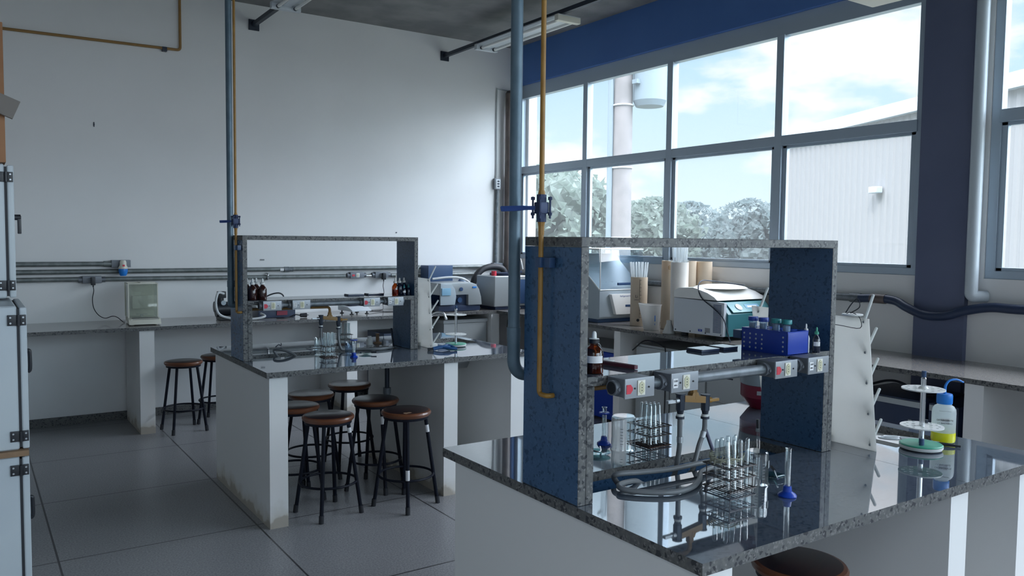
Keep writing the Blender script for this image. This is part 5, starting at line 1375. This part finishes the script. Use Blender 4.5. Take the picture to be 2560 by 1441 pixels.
hose('grey hose hanging from the left tap above the stools', [(1.915, 5.07, 1.064), (1.915, 5.07, 1.0), (1.93, 5.06, .92), (1.90, 5.08, .84), (1.75, 5.08, .83), (1.66, 5.09, .87), (1.62, 5.12, .93), (1.66, 5.08, .935), (1.72, 5.04, .909), (1.76, 5.03, .86)], .008)
hose('grey hose lying across the bench from the second tap above the stools', [(2.035, 5.07, 1.052), (2.035, 5.07, .99), (2.05, 5.06, .92), (2.10, 5.06, .915), (2.18, 5.05, .910), (2.28, 5.0, .910), (2.38, 5.02, .910), (2.44, 5.08, .90)], .009)

# ------------------------------------------------------------------ pegboard drying racks beside the sinks
def drying(x, y, label):
    """x,y: lower front corner of the board; board in the YZ plane, pegs towards +X"""
    t = thing('drying_rack', label, 'drying rack', (x, y, Z), 0, 'white peg drying racks')
    g = G(); g.prism([(0, 0), (.492, 0), (.579, .490), (.048, .480)], 'x', 0, .005, .001); make('front_board', g, ACR, t, smooth=0)
    g = G(); g.prism([(.17, 0), (.46, 0), (.48, .42), (.20, .42)], 'x', .085, .090, .001); make('back_board', g, ACR, t, smooth=0)
    g = G(); g.box(.005, .085, .20, .47, .36, .366); g.box(.005, .085, .17, .45, .02, .026); make('spacer', g, ACR, t, smooth=0)
    for r_ in range(5):
        for c_ in range(3):
            yy = .020 + .048 * (.045 + .108 * r_) / .48 + .238 * c_; zz = .020 + .112 * r_
            g = G(); g.tube([(.003, yy, zz + .0), (.065, yy, zz + .085)] if r_ < 4 else [(.003, yy, zz - .002), (.055, yy, zz + .095)], .0055, n=10, smooth=1); g.sph((.065, yy, zz + .085) if r_ < 4 else (.055, yy, zz + .095), .0055, u=10, v=6)
            pg = make('peg', g, ROD, t)
            g = G(); g.sph((-.0005, yy, zz), .0045, (.6, 1, 1), 10, 6); make('peg_screw', g, BRUSH, pg)
    return t
dr = drying(2.722, 1.660, 'white peg drying rack beside the sink of the front bench')
d2 = dup(dr, (2.632, 4.865, Z), 0, 'white peg drying rack beside the rack panel on the bench with stools')
t = thing('hanging_tag', 'white oval tag with thin dark string on top of the front drying rack', 'tag', (2.71, 1.80, 1.39))
g = G(); g.lathe([(0, 0), (.036, 0), (.038, .003), (.036, .006), (0, .006)], (0, 0, 0), 24, M=Matrix.Translation((2.725, 1.775, 1.388))); make('oval_tag', g, EQWL, t, world=True)
g = G(); g.tube([(2.716, 1.80, 1.39), (2.714, 1.775, 1.40), (2.714, 1.74, 1.385), (2.714, 1.735, 1.345), (2.714, 1.82, 1.348), (2.714, 1.90, 1.352)], .0014, n=5, smooth=4)
g.tube([(2.735, 1.81, 1.395), (2.74, 1.79, 1.43), (2.745, 1.77, 1.45), (2.745, 1.76, 1.42), (2.735, 1.79, 1.395)], .0022, n=6, smooth=5); make('string', g, BLK, t, world=True)

# ------------------------------------------------------------------ pipette carousel stands
def carousel(x, y, label):
    t = thing('pipette_stand', label, 'stand', (x, y, Z), 0, 'round pipette stands')
    g = G(); g.lathe([(0, .004), (.070, .004), (.074, .010), (.074, .016), (0, .016)], (0, 0, 0), 44); make('white_base', g, WHP, t)
    g = G(); g.lathe([(0, .0162), (.072, .0162), (.074, .019), (.070, .022), (0, .022)], (0, 0, 0), 44); make('green_disc', g, GRN, t)
    g = G()
    for k in range(3): g.cyl((.05 * math.cos(k * 2.1), .05 * math.sin(k * 2.1), 0), (.05 * math.cos(k * 2.1), .05 * math.sin(k * 2.1), .005), .008, n=10)
    make('foot', g, BLKR, t)
    g = G(); g.cyl((0, 0, .022), (0, 0, .262), .0095, n=20); g.cyl((0, 0, .262), (0, 0, .268), .0095, .006, n=20); make('rod', g, STEEL, t)
    g = G(); g.cyl((0, 0, .268), (0, 0, .290), .0080, n=14); make('top_knob', g, EQN, t)
    for nm, zz in (('lower_disc', .084), ('upper_disc', .222)):
        g = G()
        R0, n = .074, 72
        holes = [(.057, 2 * PI * k / 12, .0058) for k in range(12)] + [(.033, 2 * PI * (k + .5) / 6, .0075) for k in range(6)]
        # disc with real holes: filled from edge loops
        bm2 = g.b; rings = []
        def circ(cx, cy, r, m_, z):
            vs = [bm2.verts.new((cx + r * math.cos(2 * PI * k / m_), cy + r * math.sin(2 * PI * k / m_), z)) for k in range(m_)]
            es = [bm2.edges.new((vs[k], vs[(k + 1) % m_])) for k in range(m_)]
            return vs, es
        E_ = []
        v0, e0 = circ(0, 0, R0, 56, zz); E_ += e0
        for rr, a, hr in holes:
            _, e1 = circ(rr * math.cos(a), rr * math.sin(a), hr, 12, zz); E_ += e1
        res = bmesh.ops.triangle_fill(bm2, use_beauty=True, use_dissolve=False, edges=E_)
        fs = [f for f in res['geom'] if isinstance(f, bmesh.types.BMFace)]
        ex = bmesh.ops.extrude_face_region(bm2, geom=fs)
        bmesh.ops.translate(bm2, vec=(0, 0, .004), verts=[v for v in ex['geom'] if isinstance(v, bmesh.types.BMVert)])
        g.cyl((0, 0, zz + .0042), (0, 0, zz + .012), .018, .012, n=20) if nm == 'upper_disc' else None
        make(nm, g, WHP, t, smooth=0)
    return t
c1 = carousel(2.905, 1.595, 'pipette stand with green base beside the yellow detergent bottle')
g = G(); g.cyl((-.030, -.018, .0225), (-.030, -.018, .046), .009, n=12); make('dark_plug', g, EQN, c1)
g = G(); g.cyl((.055, .014, .089), (.055, .014, .100), .007, n=6); make('dark_nut', g, DARKM, c1)
c2 = carousel(2.850, 4.925, 'pipette stand with green base on the bench with stools, by the sink')

# wash bottle
t = thing('wash_bottle', 'translucent wash bottle with blue cap and bent spout, yellow detergent inside', 'bottle', (3.085, 1.610, Z))
bx, by = 3.085, 1.610
g = G(); g.lathe([(0, 0), (.036, 0), (.041, .004), (.042, .012), (.042, .115), (.040, .128), (.034, .138), (.026, .143), (.024, .150)], (bx, by, Z), 36); make('bottle_body', g, PLAS, t, world=True)
g = G(); g.lathe([(0, .001), (.0362, .001), (.0412, .005), (.0424, .013), (.0424, .040), (0, .040)], (bx, by, Z), 36); make('detergent', g, DETY, t, world=True)
g = G(); g.lathe([(0, .148), (.027, .148), (.028, .151), (.028, .180), (.026, .186), (0, .187)], (bx, by, Z), 28); cpn = make('blue_cap', g, BLUC, t, world=True)
g = G(); g.tube([(bx, by, Z + .186), (bx, by, Z + .200), (bx + .002, by - .001, Z + .218), (bx + .015, by - .008, Z + .236), (bx + .040, by - .022, Z + .240), (bx + .065, by - .035, Z + .229)], .0058, n=10, smooth=6, r_end=.003); make('spout', g, BLUC, cpn, world=True)
ang = math.atan2(-by, -bx) + .10
M = Matrix.Rotation(ang + R(90), 4, 'Z') @ Matrix.Rotation(R(90), 4, 'X')
P0 = lambda z: Vector((bx + .0435 * math.cos(ang), by + .0435 * math.sin(ang), Z + z))
g = G(); on_tub(g, bx, by, .0422, ang, Z + .088, .030, .022, .0004); lb = make('paper_label', g, LABP, t, world=True)
text_mesh('DETERGENTE', .0092, P0(.091), M, INK, 'lettering', lb)
text_mesh('LT. BACTERIO', .0080, P0(.079), M, INKG, 'lettering', lb)
text_mesh('~~~~~~~', .010, P0(.126), M, INKG, 'lettering', lb)
# scissors
t = thing('scissors', 'white handled scissors with dark tips lying behind the pipette stand', 'scissors', (3.0, 1.66, Z))
g = G()
def loop(cx, cy, rx, ry, a, r, z):
    g.tube([(cx + rx * math.cos(q) * math.cos(a) - ry * math.sin(q) * math.sin(a), cy + rx * math.cos(q) * math.sin(a) + ry * math.sin(q) * math.cos(a), z) for q in [2 * PI * k / 16 for k in range(16)]], r, n=8, smooth=1, closed=True)
loop(2.935, 1.738, .036, .014, R(-50), .004, Z + .006); loop(2.962, 1.745, .032, .013, R(-35), .004, Z + .006)
g.tube([(2.962, 1.705, Z + .007), (2.992, 1.64, Z + .009), (3.012, 1.585, Z + .009)], .006, n=8, smooth=4); g.tube([(2.982, 1.72, Z + .007), (3.0, 1.65, Z + .010), (3.005, 1.59, Z + .010)], .005, n=8, smooth=4)
make('handle', g, SCISW, t, world=True)
g = G(); g.prism([(3.002, 1.595), (3.016, 1.592), (3.046, 1.523)], 'z', Z + .001, Z + .009); g.tube([(2.995, 1.60, Z + .008), (3.025, 1.56, Z + .009), (3.045, 1.53, Z + .007)], .007, n=8, smooth=3, r_end=.002)
make('blade', g, BLK, t, world=True)
# red and grey canister at the back of the front bench
t = thing('round_canister', 'red and grey round lab canister at the back of the front bench', 'canister', (3.03, 2.40, Z))
g = G(); g.lathe([(0, .0), (.075, .0), (.085, .010), (.118, .055), (.118, .110), (0, .110)], (3.03, 2.39, Z), 44); make('red_base', g, REDD, t, world=True)
g = G(); g.lathe([(.1165, .110), (.119, .112), (.128, .20), (.128, .26), (.120, .275), (0, .280)], (3.03, 2.39, Z), 44); make('grey_body', g, EQG, t, world=True)
g = G(); on_tub(g, 3.03, 2.39, .1182, math.atan2(-2.39, -3.03) - .05, Z + .082, .075, .018, .001); make('name_plate', g, BRUSH, t, world=True)
# blue clamp and small things beside the far drying rack
t = thing('blue_pliers', 'blue plastic clamp tool lying in front of the drying rack above the stools', 'tool', (2.66, 4.78, Z))
g = G(); g.tube([(2.60, 4.80, Z + .012), (2.66, 4.79, Z + .022), (2.72, 4.78, Z + .016)], .013, n=10); g.tube([(2.66, 4.79, Z + .02), (2.71, 4.75, Z + .014), (2.75, 4.735, Z + .012)], .009, n=8); g.tube([(2.68, 4.79, Z + .03), (2.72, 4.80, Z + .032), (2.76, 4.76, Z + .010)], .007, n=8)
make('tool_body', g, BLUC if False else mat('mid_blue_plastic', (.02, .09, .24), .4), t, world=True)
g = G(); g.cyl((2.565, 4.81, Z + .010), (2.60, 4.80, Z + .012), .010, n=10); make('dark_tip', g, BLK, t, world=True)
g = G(); g.box(2.668, 2.705, 4.925, 4.955, Z, Z + .030, .003); tag(make('white_block', g, WHP), 'small white block at the foot of the drying rack above the stools', 'block')
# faucets
def faucet(x, y, label):
    t = thing('sink_faucet', label, 'faucet', (x, y, Z), 0, 'chrome sink faucets')
    g = G(); g.lathe([(0, 0), (.025, 0), (.025, .006), (.014, .012), (.014, .07), (0, .07)], (0, 0, 0), 20); make('faucet_base', g, STEEL, t)
    g = G(); g.tube([(0, 0, .06), (0, 0, .13), (.015, -.01, .175), (.05, -.035, .20), (.09, -.06, .19), (.105, -.07, .155)], .0095, n=12, smooth=6); g.cyl((.105, -.07, .160), (.107, -.071, .145), .012, n=12); make('spout', g, STEEL, t)
    g = G(); g.cyl((0, 0, .07), (0, 0, .085), .018, n=14); g.box(-.035, .035, -.004, .004, .075, .083, .002); make('faucet_knob', g, STEEL, t)
    return t
f1 = faucet(2.90, 5.415, 'chrome gooseneck faucet over the sink on the bench with stools')

# ------------------------------------------------------------------ things on the rack shelves
ZS = 1.2683
def dropper(name, label, x, y, r, h, glass, cap, capc2=None, labelled=False, grp=None, fill=None):
    t = thing(name, label, 'bottle', (x, y, ZS), 0, grp)
    g = G(); g.lathe([(0, 0), (r * .93, 0), (r, .003), (r, h * .60), (r * .80, h * .70), (r * .50, h * .79), (r * .42, h * .82), (r * .42, h * .90), (0, h * .90)], (x, y, ZS), 28); make('bottle_glass', g, glass, t, world=True)
    if fill:
        g = G(); g.lathe([(0, .002), (r * .90, .002), (r * .92, .005), (r * .92, h * .42), (0, h * .42)], (x, y, ZS), 24); make('liquid', g, fill, t, world=True)
    g = G(); g.lathe([(r * .46, h * .86), (r * .56, h * .87), (r * .56, h * .97), (r * .3, h * .985), (0, h * .985)], (x, y, ZS), 20); make('screw_cap', g, cap, t, world=True)
    g = G(); g.lathe([(r * .52, h * .985), (r * .52, h * 1.0), (r * .26, h * 1.01), (r * .24, h * 1.15), (r * .14, h * 1.20), (0, h * 1.21)], (x, y, ZS), 16); make('dropper_bulb', g, capc2 or cap, t, world=True)
    if labelled:
        a = math.atan2(-y, -x) + .15
        g = G()
        for k in range(9): on_tub(g, x, y, r + .0003, a - .8 + .2 * k, ZS + h * .42, r * .21, h * .20, .0004)
        make('paper_label', g, LABP, t, world=True)
    return t
dropper('dropper_bottle', 'amber dropper bottle with paper label at the end of the front rack shelf', 1.514, 1.812, .028, .102, AMB, BLK, WHP, True, 'amber dropper bottles', AMBD)
dropper('dropper_bottle', 'amber dropper bottle behind the labelled one on the front rack shelf', 1.505, 1.885, .025, .095, AMB, BLK, WHP, True, 'amber dropper bottles', AMBD)
for (x, y, lb) in ((1.510, 4.990, 'dark brown dropper bottle nearest the outlets, first of the cluster'), (1.452, 5.000, 'dark brown dropper bottle against the rack end panel, front row'),
                   (1.492, 5.060, 'dark brown dropper bottle standing taller in the second row of the cluster'), (1.440, 5.080, 'dark brown dropper bottle at the back of the cluster by the end panel')):
    dropper('dropper_bottle', lb, x, y, .026, .110, BRWN, WHP, WHP, False, 'dark brown dropper bottles')
dropper('dropper_bottle', 'single orange amber dropper bottle on the shelf above the stools', 2.415, 5.00, .022, .098, AMB, WHP, WHP, False, 'amber dropper bottles', mat('orange_liquid', (.28, .07, .01), .3))
dropper('dropper_bottle', 'dark navy dropper bottle beside the orange amber one', 2.462, 5.03, .023, .098, NAVYB, WHP, WHP, False, 'dark navy dropper bottles')
dropper('dropper_bottle', 'dark navy dropper bottle against the panel, last on the shelf', 2.503, 5.045, .022, .098, NAVYB, WHP, WHP, False, 'dark navy dropper bottles')
dropper('vial', 'small navy vial with teal cap and white label on the shelf', 2.468, 4.972, .012, .062, NAVYB, TEALC, TEALC, True, 'teal capped vials')
dropper('vial', 'small navy vial with teal cap touching the rack end panel', 2.508, 4.985, .012, .062, NAVYB, TEALC, TEALC, False, 'teal capped vials')
TILEF = mat('glazed_tile', (0.45, 0.45, 0.47), 0.06, ior=2.2)
# maroon test tube clamp, sheet, dropper
t = thing('test_tube_clamp', 'maroon wooden test tube clamp lying on the front rack shelf', 'clamp', (1.65, 1.87, ZS))
g = G(); g.box(-.075, .06, .0035, .0085, .001, .013, .002, M=Matrix.Translation((1.652, 1.868, ZS)) @ Matrix.Rotation(R(100), 4, 'Z')); make('arm', g, MARO, t, world=True)
g = G(); g.box(-.075, .06, -.0085, -.0035, .001, .013, .002, M=Matrix.Translation((1.652, 1.868, ZS)) @ Matrix.Rotation(R(100), 4, 'Z')); make('arm', g, MARO, t, world=True)
g = G(); g.box(-.075, -.01, -.0034, .0034, .001, .014, .002, M=Matrix.Translation((1.652, 1.868, ZS)) @ Matrix.Rotation(R(100), 4, 'Z')); make('spacer', g, MARO, t, world=True)
g = G(); g.box(1.63, 1.72, 1.955, 2.03, ZS, ZS + .003); tag(make('white_tile', g, WHP), 'white tile under the glass stopper on the front rack shelf', 'tile')
g = G(); g.lathe([(0, 0), (.014, 0), (.016, .004), (.008, .012), (.007, .030), (.012, .038), (.013, .046), (.008, .053), (0, .055)], (1.672, 1.985, ZS + .0032), 18); tag(make('glass_stopper', g, LABG), 'pale glass stopper standing on the white tile', 'stopper')
for i, (x, y, s, lb) in enumerate(((2.17, 1.995, .055, 'flat dark tile with pale top on the front rack shelf, nearer the amber bottles'), (2.28, 2.00, .045, 'flat dark tile with pale top touching the blue tube rack'),
                                   (2.18, 5.14, .07, 'flat grey tile on the back edge of the shelf above the stools'), (2.33, 5.15, .07, 'flat grey tile on the shelf next to the amber bottle'))):
    t = thing('spot_plate', lb, 'tile', (x, y, ZS), 0, 'flat tiles on the rack shelves')
    g = G(); g.box(x - s * .9, x + s * .75, y - .040, y + .033, ZS, ZS + .008, .001); make('tile_base', g, EQD, t, world=True)
    g = G(); g.box(x - s * .86, x + s * .72, y - .042, y + .030, ZS + .0082, ZS + .010); make('tile_face', g, TILEF, t, world=True)
# blue tube rack
t = thing('tube_rack', 'blue plastic tube rack with holes, standing on the front rack shelf', 'rack', (2.365, 1.85, ZS))
x0, x1, y0, y1 = 2.315, 2.430, 1.748, 1.945
g = G(); g.box(x0, x0 + .004, y0, y1, ZS, ZS + .078, .001); g.box(x1 - .004, x1, y0, y1, ZS, ZS + .078, .001)
g.box(x0, x1, y0, y0 + .004, ZS, ZS + .078, .001); g.box(x0, x1, y1 - .004, y1, ZS, ZS + .078, .001); g.box(x0, x1, y0, y1, ZS, ZS + .004); make('rack_body', g, BLUR, t, world=True)
g = G(); gridslab(g, [x0, x0 + .012, x0 + .044, x0 + .071, x0 + .103, x1], [y0, y0 + .010, y0 + .038, y0 + .056, y0 + .084, y0 + .108, y0 + .136, y0 + .154, y0 + .182, y1], {(i, j) for i in (1, 3) for j in (1, 3, 5, 7)}, ZS + .078, ZS + .082); make('rack_top', g, BLUR, t, world=True, smooth=0)
g = G()
for r_ in range(4):
    for yy in (y1 - .012, y1 - .038, y1 - .064, y1 - .090, y0 + .018): g.cyl((x0 - .0006, yy, ZS + .014 + .016 * r_), (x0 + .0005, yy, ZS + .014 + .016 * r_), .0036, n=10)
make('hole_rim', g, TUBELIQ, t, world=True)
g = G(); g.box(x0 - .006, x0 + .03, y1 + .002, y1 + .035, ZS + .04, ZS + .070, .003); make('side_clip', g, EQN, t, world=True)
k = 0
for (yy, cap, lb) in ((y0 + .170, BLUP, 'tube with blue cap at the shaker end of the blue rack'), (y0 + .124, BLUP, 'tube with blue cap, second in the blue rack'),
                      (y0 + .070, TEALC, 'tube with teal cap, third in the blue rack'), (y0 + .026, TEALC, 'tube with teal cap, last one in the blue rack')):
    tt = thing('capped_tube', lb, 'tube', (x0 + .028, yy, ZS + .01), 0, 'capped tubes in the blue rack')
    g = G(); g.lathe([(0, .005), (.009, .012), (.0138, .03), (.0138, .105), (.0125, .105), (.0125, .03), (0, .008)], (x0 + .028, yy, ZS), 22); make('tube_wall', g, TUBEC, tt, world=True)
    g = G(); g.lathe([(0, .009), (.008, .013), (.0120, .03), (.0120, .100), (0, .100)], (x0 + .028, yy, ZS), 22); make('contents', g, TUBELIQ, tt, world=True)
    g = G(); g.lathe([(.0165, .106), (.0175, .107), (.0175, .119), (.0165, .121), (0, .121)], (x0 + .028, yy, ZS), 28); make('cap', g, cap, tt, world=True)
dropper('vial', 'white capped vial standing behind the blue rack near the panel', 2.452, 1.775, .013, .085, EQW, WHP, WHP, False, 'small vials behind the blue rack')
dropper('vial', 'small navy vial with green cap between blue rack and panel', 2.485, 1.755, .013, .075, NAVYB, GRN, GRN, True, 'small vials behind the blue rack')
